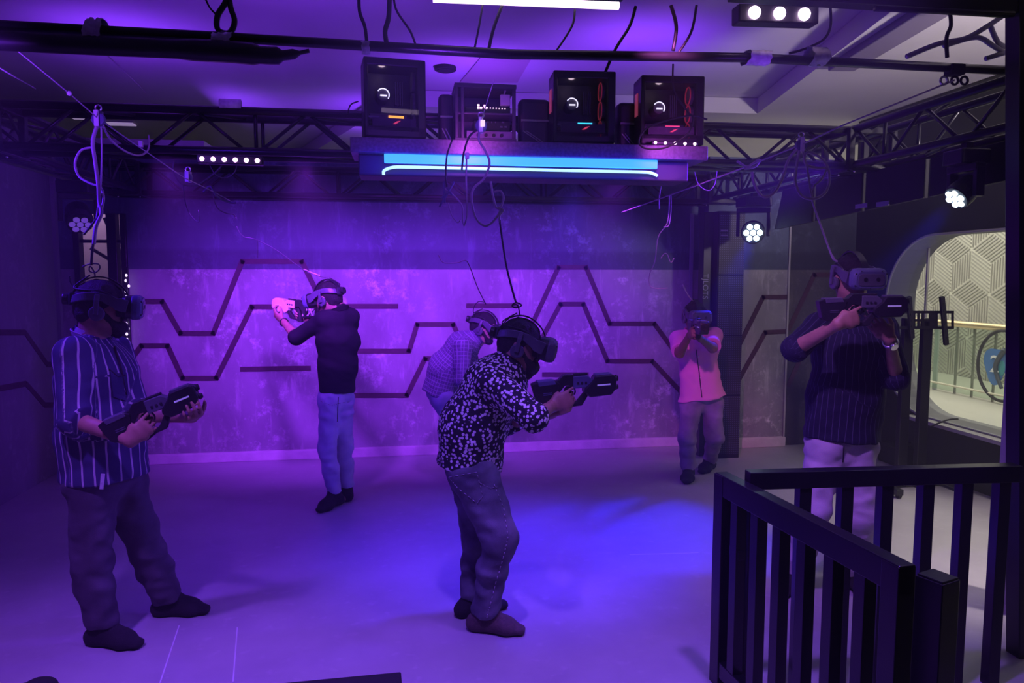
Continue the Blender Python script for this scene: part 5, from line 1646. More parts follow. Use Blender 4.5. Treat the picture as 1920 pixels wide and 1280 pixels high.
# white concourse lamps
down_area('concourse_lamp', Vector((UR + 1.9, 8.5, 3.1)), 270, (1.0, 0.95, 0.82), 2.6, 9.0)
area('corridor_lamp', Vector((uw0 - 0.3, VB + 0.8, 2.8)), Vector((uw0 - 0.3, VB + 1.0, 0)), 9, (0.8, 0.5, 0.95), 0.6, 0.4)
# white spill from the lobby at right
spot('lobby_lamp', Vector((4.2, 2.2, 3.2)), Vector((3.75, 3.9, 0)), 480, (1.0, 0.86, 0.86), 46, 0.8, 0.15)

# ---------------------------------------------------------------- tether lines, pulleys and headset cables
def tether(label, pts, r=0.006, m='cable', name='tether_cable', group='headset tether cables'):
    """pts: (px, py, depth)"""
    mb = MB(); mb.tube(spline([P(*p) for p in pts], 7), r, 7); o = obj(name, mb, M_[m], smooth=True); tag(o, label, 'cable', group); return o
def string(label, pts, r=0.0028):
    mb = MB(); mb.tube([P(*p) for p in pts], r, 6); o = obj('support_string', mb, M_['cable'], smooth=True); tag(o, label, 'string', 'strings stretched between pipe and trusses'); return o
def pulley(label, px, py, D, s=1.0):
    c = P(px, py, D); t = thing('cable_pulley', label, 'pulley', c, group='cable pulleys')
    mb = MB(); mb.tube([c + V(0, -0.012, 0), c + V(0, 0.012, 0)], 0.03 * s, 18); obj('wheel', mb, M_['blue_plastic'], t, bevel=0.004, fixn=True)
    mb = MB(); mb.bar(c + V(0, -0.02, 0.04 * s), c + V(0, -0.02, -0.035 * s), 0.022, 0.006, up=V(0, 1, 0)); mb.bar(c + V(0, 0.02, 0.04 * s), c + V(0, 0.02, -0.035 * s), 0.022, 0.006, up=V(0, 1, 0)); obj('side_plate', mb, M_['white_plastic'], t, bevel=0.002)
    mb = MB(); mb.tube([c + V(0.014 * math.cos(a), 0, 0.052 * s + 0.014 * math.sin(a)) for a in [2 * math.pi * i / 14 for i in range(14)]], 0.004, 6, closed=True); obj('ring', mb, M_['steel'], t, smooth=True)
    return t
dA = 3.5
string('string from the front pipe down through the left pulley to the hanging hook', [(14, 80, 3.0), (130, 175, 3.25), (186, 224, 3.5), (345, 333, 4.1), (402, 360, 4.4), (440, 381, 4.6)])
string('faint short string at the far left above the truss', [(0, 128, 3.0), (66, 166, 3.3)])
string('faint string behind the pale tape wrap on the pipe', [(195, 98, 3.2), (262, 162, 4.0), (275, 176, 4.2)])
mb = MB(); mb.ell(P(130, 175, 3.25), (0.011, 0.011, 0.011), nu=10, nv=8); tag(obj('string_bead', mb, M_['white_plastic'], smooth=True), 'white bead on the string at upper left', 'bead')
pulley('violet lit pulley above the bearded person in stripes', 185, 224, dA)
tether('looped cable dropping to the headset of the striped shirt', [(182, 236, dA), (174, 265, dA), (178, 300, dA), (184, 345, dA), (186, 380, dA), (190, 400, dA - 0.02), (180, 425, dA - 0.03), (176, 458, dA - 0.04)], 0.0085)
tether('second strand beside the looped cable at left', [(190, 238, dA), (191, 300, dA), (188, 360, dA), (182, 400, dA), (178, 440, dA)], 0.004)
tether('round loop of cable at left', [(176, 276, dA), (152, 282, dA - 0.01), (141, 306, dA - 0.01), (148, 330, dA), (168, 343, dA), (184, 348, dA)], 0.0055)
tether('cable bunch tied with a knot at left', [(184, 344, dA), (192, 358, dA + 0.02), (194, 376, dA), (188, 400, dA)], 0.006)
tether('black lower cable above the striped shirt headset', [(184, 400, dA - 0.02), (180, 430, dA - 0.02), (174, 462, dA - 0.02), (172, 484, dA - 0.02), (171, 497, dA - 0.02)], 0.006, 'cable_dark')
tether('black side strand with a bent end at left', [(182, 408, dA), (170, 424, dA), (157, 440, dA)], 0.005, 'cable_dark')
tether('wire ring over the striped shirt headset', [(154, 500, dA - 0.02), (168, 495, dA - 0.02), (184, 495, dA - 0.02), (187, 503, dA - 0.02), (178, 511, dA - 0.02), (168, 508, dA - 0.02), (169, 499, dA - 0.02), (177, 510, dA - 0.02), (178, 519, dA - 0.02)], 0.0032, 'cable_dark')
tether('small cable hook behind the striped shirt headset', [(131, 517, dA), (132, 528, dA), (139, 536, dA), (150, 545, dA - 0.02)], 0.004, 'cable_dark')
# sagging cable below the truss at left
tether('sagging cable from the left pulley to the near truss', [(190, 228, 3.5), (208, 262, 3.7), (236, 284, 3.9), (262, 291, 4.1), (278, 280, 4.2), (279, 254, 4.3)], 0.005)
mb = MB(); c = P(264, 270, 4.2); mb.box(c, (0.022, 0.022, 0.035)); tag(obj('cable_clip', mb, M_['white_plastic'], bevel=0.003), 'small pale clip on the lower bar of the near truss', 'clip')
# player B rig
pulley('pulley under the bar of six lamps', 353, 332, 4.25, 0.8)
tether('wide hanging loop of cable under the six lamps', [(327, 300, 4.3), (325, 322, 4.3), (340, 344, 4.3), (368, 347, 4.35), (398, 328, 4.4), (416, 310, 4.4)], 0.0045, 'cable_mid')
tether('thin sagging wire right of the wide loop', [(392, 307, 4.35), (404, 327, 4.35), (424, 333, 4.4), (440, 322, 4.4), (444, 308, 4.4)], 0.003, 'cable_mid')
tether('knotted cord end pointing right under the six lamps', [(381, 360, 4.4), (394, 349, 4.4), (402, 362, 4.4), (412, 372, 4.45), (430, 379, 4.5), (442, 380, 4.5)], 0.007, 'cable_mid')
tether('long thin wire with a hooked end at left centre', [(344, 346, 4.3), (346, 372, 4.4), (354, 398, 4.5), (370, 416, 4.5), (374, 410, 4.5), (372, 394, 4.5)], 0.003, 'cable_mid')
tether('curly wire below the knotted cord', [(398, 364, 4.4), (408, 390, 4.6), (425, 400, 4.7), (438, 402, 4.8), (444, 410, 4.8)], 0.0035, 'cable_mid')
tether('faint tether running down to the headset of the black shirt', [(444, 425, 4.9), (456, 443, 4.95), (480, 449, 5.0), (520, 470, 5.2), (568, 505, 5.45), (590, 515, 5.5), (618, 522, 5.55)], 0.0032, 'cable_mid')
tether('bright short cord tied at the headset of the black shirt', [(570, 505, 5.45), (584, 511, 5.5), (600, 517, 5.5)], 0.006)
tether('thin vertical wire dropping left of the black shirt person', [(483, 450, 5.0), (483, 484, 5.0)], 0.002, 'cable_dark')
# centre rig
dC = 3.75
pulley('pulley hanging in front of the equipment rack', 902, 236, dC)
mb = MB(); c = P(905, 231, dC - 0.03); mb.box(c, (0.02, 0.014, 0.03)); tag(obj('cable_tag', mb, emit('tag_white', (1.0, 0.8, 1.0), 0.9)), 'small bright tag on the cable in front of the rack', 'tag')
string('string rising from the rack pulley past the rack', [(926, 150, 3.4), (912, 195, 3.6), (902, 228, dC)], 0.0025)
tether('long wavy cable dropping from the rack pulley', [(900, 243, dC), (898, 262, dC), (910, 283, dC - 0.02), (918, 306, dC - 0.02), (908, 334, dC), (889, 352, dC), (884, 372, dC), (892, 408, dC), (908, 423, dC), (924, 416, dC), (938, 394, dC), (930, 388, dC), (924, 366, dC), (920, 340, dC)], 0.006)
tether('small loop in the cable right of centre', [(926, 360, dC), (938, 358, dC), (944, 370, dC), (940, 386, dC), (934, 390, dC), (944, 394, dC), (937, 404, dC), (937, 418, dC)], 0.0055)
tether('black cable crossing the neon light at left', [(896, 243, dC), (880, 256, dC), (870, 285, dC), (866, 318, dC)], 0.005, 'cable_dark')
tether('black wire crossing the neon light further left', [(848, 262, 3.9), (838, 292, 3.9), (836, 330, 3.9), (838, 350, 3.9)], 0.0045, 'cable_dark')
tether('straight cable hanging between the two black ones', [(875, 292, dC), (874, 340, dC), (876, 400, dC), (870, 424, dC)], 0.0045)
tether('fishhook shaped wire below the neon light', [(832, 352, 3.9), (846, 362, 3.9), (866, 385, 3.9), (868, 412, 3.9), (870, 423, 3.9)], 0.004)
tether('thin drooping wire end left of the straight cable', [(840, 380, 3.9), (848, 405, 3.9), (858, 417, 3.9), (863, 412, 3.9)], 0.0028)
mb = MB()
for a, b_ in (((824, 388), (852, 340)), ((828, 372), (836, 362)), ((832, 340), (834, 380)), ((838, 352), (848, 366))):
    mb.tube([P(*a, 3.9), P(*b_, 3.9)], 0.006, 6)
tag(obj('cable_tie_knot', mb, M_['blue_plastic'], smooth=True), 'blue lit knot of cable ties below the neon light', 'knot')
mb = MB(); c = P(876, 292, dC - 0.02); mb.box(c, (0.02, 0.016, 0.032)); tag(obj('cable_plug', mb, M_['white_plastic'], bevel=0.004), 'white plug in front of the neon light', 'plug')
tether('black tether dropping to the headset of the dotted shirt', [(937, 412, dC), (942, 450, 3.74), (950, 500, 3.7), (962, 548, 3.68), (968, 568, 3.66)], 0.0055, 'cable_dark')
tether('ring at the end of the tether above the dotted shirt', [(960, 571, 3.66), (968, 567, 3.66), (978, 572, 3.66), (968, 577, 3.66), (960, 573, 3.66), (970, 572, 3.66), (974, 588, 3.65), (969, 598, 3.64), (958, 602, 3.63)], 0.0035, 'cable_dark')
tether('pale cord along the top of the dotted shirt headset', [(974, 594, 3.63), (958, 601, 3.62), (945, 608, 3.62)], 0.005)
tether('faint wire with hook above the checked shirt person', [(822, 478, 5.6), (832, 492, 5.6), (858, 492, 5.6), (872, 488, 5.6), (880, 498, 5.65), (896, 540, 5.8), (911, 570, 5.95)], 0.004, 'cable_dark')
tether('curved headset cable of the checked shirt person', [(908, 566, 5.95), (896, 566, 5.95), (888, 578, 5.95), (888, 594, 5.95)], 0.0035, 'cable_dark')
# player F rig
dF = 3.95
string('string through the right pulley, falling to the centre right', [(1790, 150, 3.25), (1580, 235, 3.7), (1500, 272, dF), (1415, 306, 4.3), (1300, 350, 4.7), (1166, 398, 5.1)], 0.004)
pulley('blue pulley above the person behind the railing', 1502, 272, dF)
tether('cable loop sagging left of the blue pulley', [(1495, 278, dF), (1478, 300, dF), (1466, 335, dF), (1450, 362, dF), (1430, 368, dF), (1414, 345, dF), (1410, 322, dF)], 0.008)
tether('large oval cable loop under the blue pulley', [(1500, 280, dF), (1494, 310, dF), (1491, 340, dF), (1502, 366, dF), (1524, 373, dF), (1546, 362, dF), (1555, 340, dF), (1551, 312, dF), (1536, 294, dF), (1516, 285, dF), (1508, 296, dF), (1514, 310, dF), (1534, 315, dF), (1550, 314, dF)], 0.0075)
tether('inner bend of the cable loop under the blue pulley', [(1550, 318, dF), (1540, 336, dF), (1526, 350, dF), (1522, 372, dF)], 0.006)
tether('long tether from the blue pulley to the headset on the right', [(1505, 282, dF), (1514, 320, dF), (1522, 372, dF), (1538, 420, dF), (1556, 470, dF), (1563, 487, dF)], 0.0055)
tether('bright cord end on the headset behind the railing', [(1560, 478, dF), (1566, 488, dF), (1574, 492, dF), (1582, 500, dF - 0.02)], 0.006)
tether('knot of cord on the string left of the blue pulley', [(1382, 302, 4.3), (1400, 312, 4.3), (1412, 306, 4.3), (1424, 300, 4.3), (1416, 312, 4.3), (1396, 316, 4.3)], 0.007)
tether('thin wire sagging below the shelf at right', [(1302, 322, 4.7), (1310, 346, 4.7), (1328, 357, 4.7), (1340, 345, 4.7), (1344, 320, 4.7)], 0.003)
# player E rig
tether('wire hanging from the string at centre right', [(1255, 365, 4.9), (1254, 395, 4.9), (1250, 420, 4.9), (1234, 445, 5.0), (1228, 490, 5.1), (1218, 515, 5.2), (1221, 538, 5.2), (1252, 540, 5.2)], 0.0035)
tether('small loop beside the wire at centre right', [(1258, 365, 4.9), (1258, 395, 4.9), (1254, 422, 4.9), (1244, 425, 4.9)], 0.0035)
tether('short vertical cord on the string at centre right', [(1240, 344, 4.9), (1236, 370, 4.9), (1236, 392, 4.9)], 0.005)
tether('tiny curled wire in front of the back wall at right', [(1239, 484, 5.4), (1246, 475, 5.4), (1252, 478, 5.4), (1258, 492, 5.4), (1264, 484, 5.4)], 0.003)
tether('tether at the headset of the pink shirt', [(1280, 534, 6.2), (1288, 550, 6.25), (1295, 560, 6.28), (1304, 566, 6.3)], 0.006)
tether('black cable loop hanging in front of the red lit computer', [(1262, 120, 4.1), (1264, 170, 4.1), (1290, 210, 4.1), (1300, 222, 4.1), (1290, 250, 4.1), (1250, 276, 4.1), (1210, 278, 4.1), (1198, 262, 4.1), (1220, 236, 4.1), (1290, 217, 4.1), (1326, 224, 4.1)], 0.005, 'cable_dark')
tether('cable running from the first computer to the truss at left', [(672, 190, 4.3), (658, 196, 4.3), (652, 212, 4.3)], 0.004, 'cable_dark')
# string of tiny lights in the glazed door
sl = thing('light_string', 'string of tiny white lights hanging in the glazed door', 'light string', PY(238, 620, VB - 0.06))
mb = MB(); mb.tube([PY(238, 500, VB - 0.06), PY(238, 660, VB - 0.06)], 0.003, 6); obj('wire', mb, M_['cable_dark'], sl, smooth=True)
ES = emit('tiny_light', (0.9, 0.7, 1.0), 1.6)
for i in range(14):
    c = PY(238 + random.uniform(-4, 4), 516 + i * 10, VB - 0.06 + random.uniform(-0.01, 0.01)); m2 = MB(); m2.ell(c, (0.011, 0.011, 0.014), nu=8, nv=6); obj('bulb', m2, ES, sl, smooth=True)

# ---------------------------------------------------------------- railings
M_['rail'] = mat('railing_paint', (0.012, 0.012, 0.016), 0.28, var=0.2, scale=6, bump=0.04, bscale=120)
ZR = 0.92
fa, fb = G(1352, 884, ZR), G(1702, 1060, ZR)
rl = thing('railing', 'black steel railing running toward the viewer at lower right', 'railing', (fa.x, fa.y, 0), group='black railings')
dv = (fb - fa).normalized()
mb = MB(); mb.bar(fa - Vector((0, 0, 0.045)), fb - Vector((0, 0, 0.045)), 0.055, 0.09); obj('top_rail', mb, M_['rail'], rl, bevel=0.003)
mb = MB(); mb.bar(Vector((fa.x, fa.y, 0.08)), Vector((fb.x, fb.y, 0.08)), 0.05, 0.07); obj('bottom_rail', mb, M_['rail'], rl, bevel=0.003)
for nm, q in (('post', fa + dv * 0.03), ('post', fb - dv * 0.035)):
    mb = MB(); mb.bar(Vector((q.x, q.y, 0)), Vector((q.x, q.y, ZR - 0.004)), 0.06, 0.07, up=dv); obj(nm, mb, M_['rail'], rl, bevel=0.003)
for t in (0.14, 0.28, 0.42, 0.56, 0.70, 0.84):
    q = fa.lerp(fb, t); mb = MB(); mb.bar(Vector((q.x, q.y, 0.08)), Vector((q.x, q.y, ZR - 0.06)), 0.045, 0.05, up=dv); obj('baluster', mb, M_['rail'], rl, bevel=0.002)
ZG = 0.96
ga, gb = G(1402, 883, ZG), G(1908, 870, ZG)
dg = (gb - ga).normalized()
rr2 = thing('railing', 'black steel railing running sideways in front of the person in pale trousers', 'railing', (ga.x, ga.y, 0), group='black railings')
mb = MB(); mb.bar(ga - Vector((0, 0, 0.035)), gb - Vector((0, 0, 0.035)), 0.06, 0.07); obj('top_rail', mb, M_['rail'], rr2, bevel=0.003)
for px in (1414, 1508, 1586, 1661, 1738, 1810, 1880):
    tt = (px - 1402) / (1908 - 1402)
    # same pixel at the rail line
    lo_, hi_ = 0.0, 1.0
    q = min((ga.lerp(gb, i / 400) for i in range(401)), key=lambda p_: abs((lambda w: 960 + FPX * w[0] / (w[1] * math.cos(PITCH) + (CAMZ - p_.z) * math.sin(PITCH)))((p_.x * CY - p_.y * SY, p_.x * SY + p_.y * CY)) - px))
    mb = MB(); mb.bar(Vector((q.x, q.y, 0.0)), Vector((q.x, q.y, ZG - 0.05)), 0.05, 0.05, up=dg); obj('post' if px == 1414 else 'baluster', mb, M_['rail'], rr2, bevel=0.002)
h1 = fa.lerp(fb, 0.10); h2 = fa.lerp(fb, 0.17)
mb = MB(); mb.bar(Vector((h1.x, h1.y, 0.62)) , Vector((h2.x, h2.y, 0.62)), 0.03, 0.04); obj('latch', mb, M_['rail'], rl, bevel=0.003)
# newel post near the viewer
nD = 2.2
nt_ = P(1758, 1082, nD)
nw = thing('newel_post', 'short square black post with blue lit top at the end of the railing', 'post', (nt_.x, nt_.y, 0))
Rz = Matrix.Translation((nt_.x, nt_.y, 0)) @ Matrix.Rotation(-YAW + math.radians(28), 4, 'Z')
mb = MB(); mb.box((0, 0, nt_.z / 2), (0.088, 0.088, nt_.z), Rz); obj('shaft', mb, M_['rail'], nw, bevel=0.003)
mb = MB(); mb.box((0, 0, nt_.z + 0.003), (0.08, 0.08, 0.008), Rz); obj('cap', mb, M_['rail'], nw, bevel=0.002)

# ---------------------------------------------------------------- television mount stand
DS = 6.0
st = thing('television_stand', 'black floor stand with empty television bracket in front of the rounded window', 'stand', G(1722, 900))
for px in (1702, 1738):
    a = P(px, 596, DS); mb = MB(); mb.box((a.x, a.y, a.z / 2), (0.085, 0.05, a.z)); obj('pole', mb, M_['black_metal'], st, bevel=0.006)
def bx(px, py, D): return P(px, py, D)
DB = DS - 0.06
ctr = P(1738, 600, DB)
hw_ = (P(1788, 600, DB) - P(1672, 600, DB)).length; rx = V(1, 0, 0)
mb = MB()
x0, x1 = P(1672, 600, DB), P(1788, 600, DB)
for z_ in (585, 614):
    a, b_ = P(1672, z_, DB), P(1788, z_, DB); mb.bar(a, b_, 0.012, 0.022, up=(0, 0, 1))
for px in (1674, 1714, 1722, 1730, 1748, 1756, 1770, 1786):
    a, b_ = P(px, 585, DB), P(px, 614, DB); mb.bar(a, b_, 0.016 if px not in (1748,) else 0.05, 0.012, up=V(0, 1, 0))
a, b_ = P(1712, 600, DB), P(1750, 600, DB); mb.bar(a, b_, 0.012, 0.02)
obj('bracket_plate', mb, M_['black_metal'], st)
for (x0_, y0_, x1_, y1_) in ((1704, 556, 1710, 634), (1766, 556, 1774, 646)):
    a, b_ = P(x0_, y0_, DB - 0.08), P(x1_, y1_, DB + 0.0); mb = MB(); mb.bar(a, b_, 0.035, 0.03, up=V(0, 1, 0)); ar = obj('bracket_arm', mb, M_['black_metal'], st, bevel=0.003)
    for i in range(6):
        p_ = a.lerp(b_, 0.15 + 0.14 * i); m2 = MB(); m2.box(p_ + V(0, -0.018, 0), (0.012, 0.004, 0.02)); obj('slot', m2, M_['black_matt'], ar)
gq = P(1720, 596, DS)
mb = MB(); mb.box((gq.x, gq.y, 0.05), (0.7, 0.07, 0.05)); mb.box((gq.x - 0.3, gq.y, 0.05), (0.06, 0.6, 0.05)); mb.box((gq.x + 0.3, gq.y, 0.05), (0.06, 0.6, 0.05)); obj('base', mb, M_['black_metal'], st, bevel=0.006)
for i in (-1, 1):
    for j in (-1, 1):
        mb = MB(); mb.tube([(gq.x + i * 0.3 - 0.012, gq.y + j * 0.28, 0.025), (gq.x + i * 0.3 + 0.012, gq.y + j * 0.28, 0.025)], 0.025, 12); obj('caster', mb, M_['black_matt'], st)
wire('black power lead trailing from the stand to the window ledge', [P(1745, 800, 5.9), P(1762, 792, 5.9), P(1780, 786, 5.95), P(1796, 785, 6.0)], 0.007, name='power_lead', cat='cable', group=None)
# dark equipment lying on the floor under the window
fl = thing('floor_case', 'low black case on the floor behind the television stand', 'case', G(1700, 872))
c = G(1690, 868); mb = MB(); mb.box((c.x, c.y, 0.09), (0.3, 0.3, 0.18)); obj('body', mb, M_['black_matt'], fl, bevel=0.02, seg=3)
mb = MB(); mb.tube(spline([Vector((c.x - 0.08, c.y - 0.1, 0.18)), Vector((c.x - 0.06, c.y - 0.1, 0.215)), Vector((c.x + 0.06, c.y - 0.1, 0.215)), Vector((c.x + 0.08, c.y - 0.1, 0.18))], 4), 0.012, 8); obj('handle', mb, M_['black'], fl, smooth=True)

# ---------------------------------------------------------------- dark things at the bottom edge
q0, q1 = G(752, 1258, 0.16), G(540, 1278, 0.16)
dd = (q1 - q0).normalized(); nn = Vector((dd.y, -dd.x, 0))
if nn.y > 0: nn = -nn
mb = MB()
base = [q0, q0 + dd * 0.9, q0 + dd * 0.9 + nn * 0.5, q0 + nn * 0.5]
mb.add([(p.x, p.y, 0) for p in base] + [(p.x, p.y, 0.16) for p in base], [(3, 2, 1, 0), (4, 5, 6, 7), (0, 1, 5, 4), (1, 2, 6, 5), (2, 3, 7, 6), (3, 0, 4, 7)])
tag(obj('entry_step', mb, M_['black_matt'], bevel=0.006, fixn=True), 'flat black step at the bottom centre edge', 'step')
cbg = G(75, 1296)
mb = MB(); mb.ell((cbg.x, cbg.y, 0.02), (0.07, 0.06, 0.035)); mb.ell((cbg.x - 0.05, cbg.y - 0.02, 0.02), (0.06, 0.05, 0.025))
tag(obj('dark_bundle', mb, M_['foam'], smooth=True), 'small dark bundle on the floor at the bottom left edge', 'bundle')

# ---------------------------------------------------------------- the six players
def joints(D0, px, depths=None):
    pass

def build_player(D0, j, label, cl, headpx, headF, hands, gun=None, sc=1.0, **kw):
    """j: name -> (px, py, depth offset)"""
    J = {k: P(v[0], v[1], D0 + v[2]) for k, v in j.items() if k[0] != 'g'}
    for s in 'RL':
        g, toe = j['g' + s]
        a = G(*g); b = G(*toe)
        J['g' + s] = (a, b)
        if 'an' + s not in J:
            J['an' + s] = a + Vector((0, 0, 0.085))
    C = P(headpx[0], headpx[1], D0 + headpx[2])
    up = kw.pop('up', (0, 0, 1))
    head = (C, headF, up)
    if gun is not None:
        gp = lambda x, y, z: gun @ Vector((x, y, z))
        Xg, Yg, Zg = [gun.to_3x3().col[i] for i in range(3)]
        for s in 'RL':
            if 'rel' in hands[s]:
                J['wr' + s] = gp(*hands[s].pop('rel'))
            if 'Dl' in hands[s]:
                d = hands[s].pop('Dl'); hands[s]['D'] = Xg * d[0] + Yg * d[1] + Zg * d[2]
            if 'Nl' in hands[s]:
                d = hands[s].pop('Nl'); hands[s]['N'] = Xg * d[0] + Yg * d[1] + Zg * d[2]
    for s in 'RL':
        print('%.20s' % label, s, 'upper arm %.2f fore %.2f thigh %.2f shin %.2f' % ((J['el' + s] - J['sh' + s]).length, (J['wr' + s] - J['el' + s]).length,
              (J['kn' + s] - J['hip' + s]).length, (J['an' + s] - J['kn' + s]).length), 'span %.2f' % (J['shL'] - J['shR']).length, 'top z %.2f' % (C.z + .12))
    return person(label, J, cl, head, hands, sc=sc, **kw), head, J

GRIP_R = dict(rel=(-0.082, -0.032, -0.078), Dl=(0.9, 0.0, 0.36), Nl=(0, 1, 0), curl=(48, 75, 45), index=(15, 35, 20))
UNDER_L = dict(rel=(0.165, 0.07, -0.092), Dl=(0.25, -1, 0.1), Nl=(0, 0.1, 1), curl=(35, 55, 35))

# A: striped shirt, left of the frame
gA = gun_matrix(P(270, 778, 3.45 - 0.27), V(0.9, 0.25, 0.34), (0, 0, 1))
A_cl = dict(shirt=cloth('striped_shirt', (0.05, 0.045, 0.12), 'stripes', (0.5, 0.45, 0.5), 0.047, 0.16),
            trousers=denim('dark_grey_jeans', (0.055, 0.045, 0.06), (0.11, 0.095, 0.12)), front=V(0.87, -0.5), bulk=1.08,
            shirt_w=(0.2, 0.185, 0.19, 0.175, 0.19, 0.15), cuff=0.14, sleeve=(0.078, 0.07, 0.066), legs=(0.106, 0.084, 0.08, 0.073), ankle_t=0.97, collar_up=0.044)
jA = dict(neck=(172, 643, 0), chest=(180, 700, 0), waist=(190, 800, 0), pelvis=(197, 880, 0), hem=(197, 893, 0),
          shR=(137, 664, -0.15), elR=(140, 786, -0.22), shL=(216, 660, 0.16), elL=(250, 776, -0.01),
          hipR=(172, 905, -0.07), knR=(173, 1048, -0.1), hipL=(228, 902, 0.1), knL=(276, 1030, 0.17),
          gR=((194, 1208), (288, 1216)), gL=((318, 1152), (398, 1149)))
rA, hA, JA = build_player(3.45, jA, 'bearded person in navy shirt with pale vertical stripes, holding a gun at waist height', A_cl,
                          (190, 574, 0), V(0.92, 0.38, -0.07), dict(R=dict(GRIP_R), L=dict(UNDER_L)), gA, beard=0.6)
headset('headset worn by the bearded person in the striped shirt', hA)
play_gun('black play gun held low by the person in the striped shirt', gA)
mb = MB(); kp = P(193, 888, 3.45 - 0.2)
mb.ribbon([kp, kp + V(-0.004, 0, -0.03), kp + V(-0.01, 0, -0.07)], V(1, 0.3, 0), 0.016, 0.004)
obj('pocket_tag', mb, M_['tape'], rA)['label'] = 'pale tag hanging from the pocket'

# B: black shirt, seen from behind
gB = gun_matrix(P(560, 578, 5.55 + 0.3), V(-0.93, 0.36, 0.10))
B_cl = dict(shirt=cloth('plain_black_shirt', (0.012, 0.01, 0.016)), trousers=denim('light_blue_jeans', (0.45, 0.46, 0.6), (0.74, 0.72, 0.86)), front=V(-0.5, 0.87), bulk=0.92, hip_k=0.8, collar_up=0.008,
            shirt_w=(0.148, 0.115, 0.14, 0.108, 0.158, 0.112), cuff=0.1, sleeve=(0.062, 0.057, 0.054), legs=(0.08, 0.068, 0.062, 0.057), fold=(0.006, 8, 8, 16), ankle_t=0.95)
jB = dict(neck=(634, 583, 0), chest=(634, 640, 0), waist=(634, 690, 0), pelvis=(632, 728, 0), hem=(632, 734, 0),
          shR=(658, 594, 0.06), elR=(648, 652, 0.27), shL=(607, 600, -0.06), elL=(556, 632, 0.02),
          hipR=(643, 750, 0.05), knR=(645, 840, 0.1), hipL=(619, 750, -0.04), knL=(614, 842, -0.06),
          gR=((650, 936), (643, 926)), gL=((628, 948), (586, 968)))
rB, hB, JB = build_player(5.55, jB, 'person with back turned in plain black shirt and light blue jeans, aiming left', B_cl,
                          (615, 558, 0), V(-0.88, 0.38, -0.2), dict(R=dict(GRIP_R), L=dict(rel=(0.1, 0.05, -0.115), Dl=(0.75, 0.1, 0.5), Nl=(0.2, -0.6, 0.7), curl=(25, 50, 35))), gB, beard=0.3)
headset('headset worn by the person in the plain black shirt', hB)
play_gun('white play gun raised at eye level by the person with back turned', gB, shell='white_plastic', core='white_plastic', open_stock=True)
mb = MB()
wv = (JB['wrL'] - JB['elL']).normalized(); c0 = JB['wrL'] - wv * 0.015
s1 = wv.orthogonal().normalized(); s2 = wv.cross(s1)
mb.tube([c0 + (s1 * math.cos(a) + s2 * math.sin(a)) * 0.031 for a in [2 * math.pi * i / 20 for i in range(20)]], 0.006, 6, closed=True)
obj('wristband', mb, M_['black'], rB, smooth=True)

# C: white dotted shirt, crouching in the middle
gC = gun_matrix(P(1064, 727, 3.6 - 0.04), V(0.99, 0.12, 0.045))
C_cl = dict(shirt=cloth('dotted_shirt', (0.012, 0.01, 0.02), 'dots', (0.7, 0.66, 0.66), 0.0175, 0.42), trousers=denim('grey_blue_jeans', (0.045, 0.05, 0.065), (0.19, 0.19, 0.23)),
            front=V(0.7, -0.1, -0.5), bulk=1.0, shirt_w=(0.185, 0.165, 0.18, 0.155, 0.19, 0.15), cuff=0.22, sleeve=(0.08, 0.066, 0.058), legs=(0.112, 0.088, 0.074, 0.068),
            sockR=M_['sock_brown'], ankle_t=1.0)
jC = dict(neck=(962, 672, 0.01), chest=(930, 722, 0), waist=(888, 798, 0), pelvis=(880, 862, 0), hem=(880, 872, 0),
          shR=(928, 722, -0.17), elR=(1000, 782, -0.33), shL=(952, 715, 0.18), elL=(950, 792, 0.22),
          hipR=(888, 890, -0.08), knR=(936, 1006, -0.14), hipL=(884, 886, 0.1), knL=(902, 1010, 0.1),
          gR=((908, 1182), (990, 1190)), gL=((884, 1152), (948, 1138)))
rC, hC, JC = build_player(3.6, jC, 'bearded person in black shirt with white dots, crouching forward in the middle', C_cl,
                          (976, 644, 0), V(0.97, -0.04, -0.22), dict(R=dict(GRIP_R), L=dict(rel=(-0.075, 0.03, -0.125), Dl=(1, -0.35, 0.25), Nl=(0, -0.1, 1), curl=(40, 60, 40))), gC, beard=1.0)
headset('headset worn by the crouching person in the dotted shirt', hC, rim='grey_plastic')
play_gun('black play gun held out by the crouching person in the dotted shirt', gC, core='blue_plastic')

# D: checked shirt, bent over behind C
D_cl = dict(shirt=cloth('checked_shirt', (0.13, 0.11, 0.2), 'check', (0.32, 0.28, 0.4), 0.03, 0.2), trousers=denim('pale_jeans', (0.25, 0.26, 0.42), (0.42, 0.42, 0.62)),
            front=V(0.7, -0.1, -0.5), bulk=0.95, shirt_w=(0.18, 0.14, 0.17, 0.13, 0.17, 0.13), cuff=0.1, sleeve=(0.07, 0.064, 0.06), legs=(0.095, 0.075, 0.065, 0.06))
jD = dict(neck=(892, 634, 0.0), chest=(868, 650, 0), waist=(836, 690, 0), pelvis=(824, 728, 0), hem=(822, 738, 0),
          shR=(868, 650, -0.15), elR=(866, 712, -0.2), shL=(876, 646, 0.17), elL=(890, 702, 0.2), wrR=(905, 738, -0.12), wrL=(912, 732, 0.05),
          hipR=(830, 748, -0.08), knR=(868, 824, -0.1), hipL=(828, 746, 0.09), knL=(874, 820, 0.12),
          gR=((864, 908), (900, 910)), gL=((872, 902), (908, 903)))
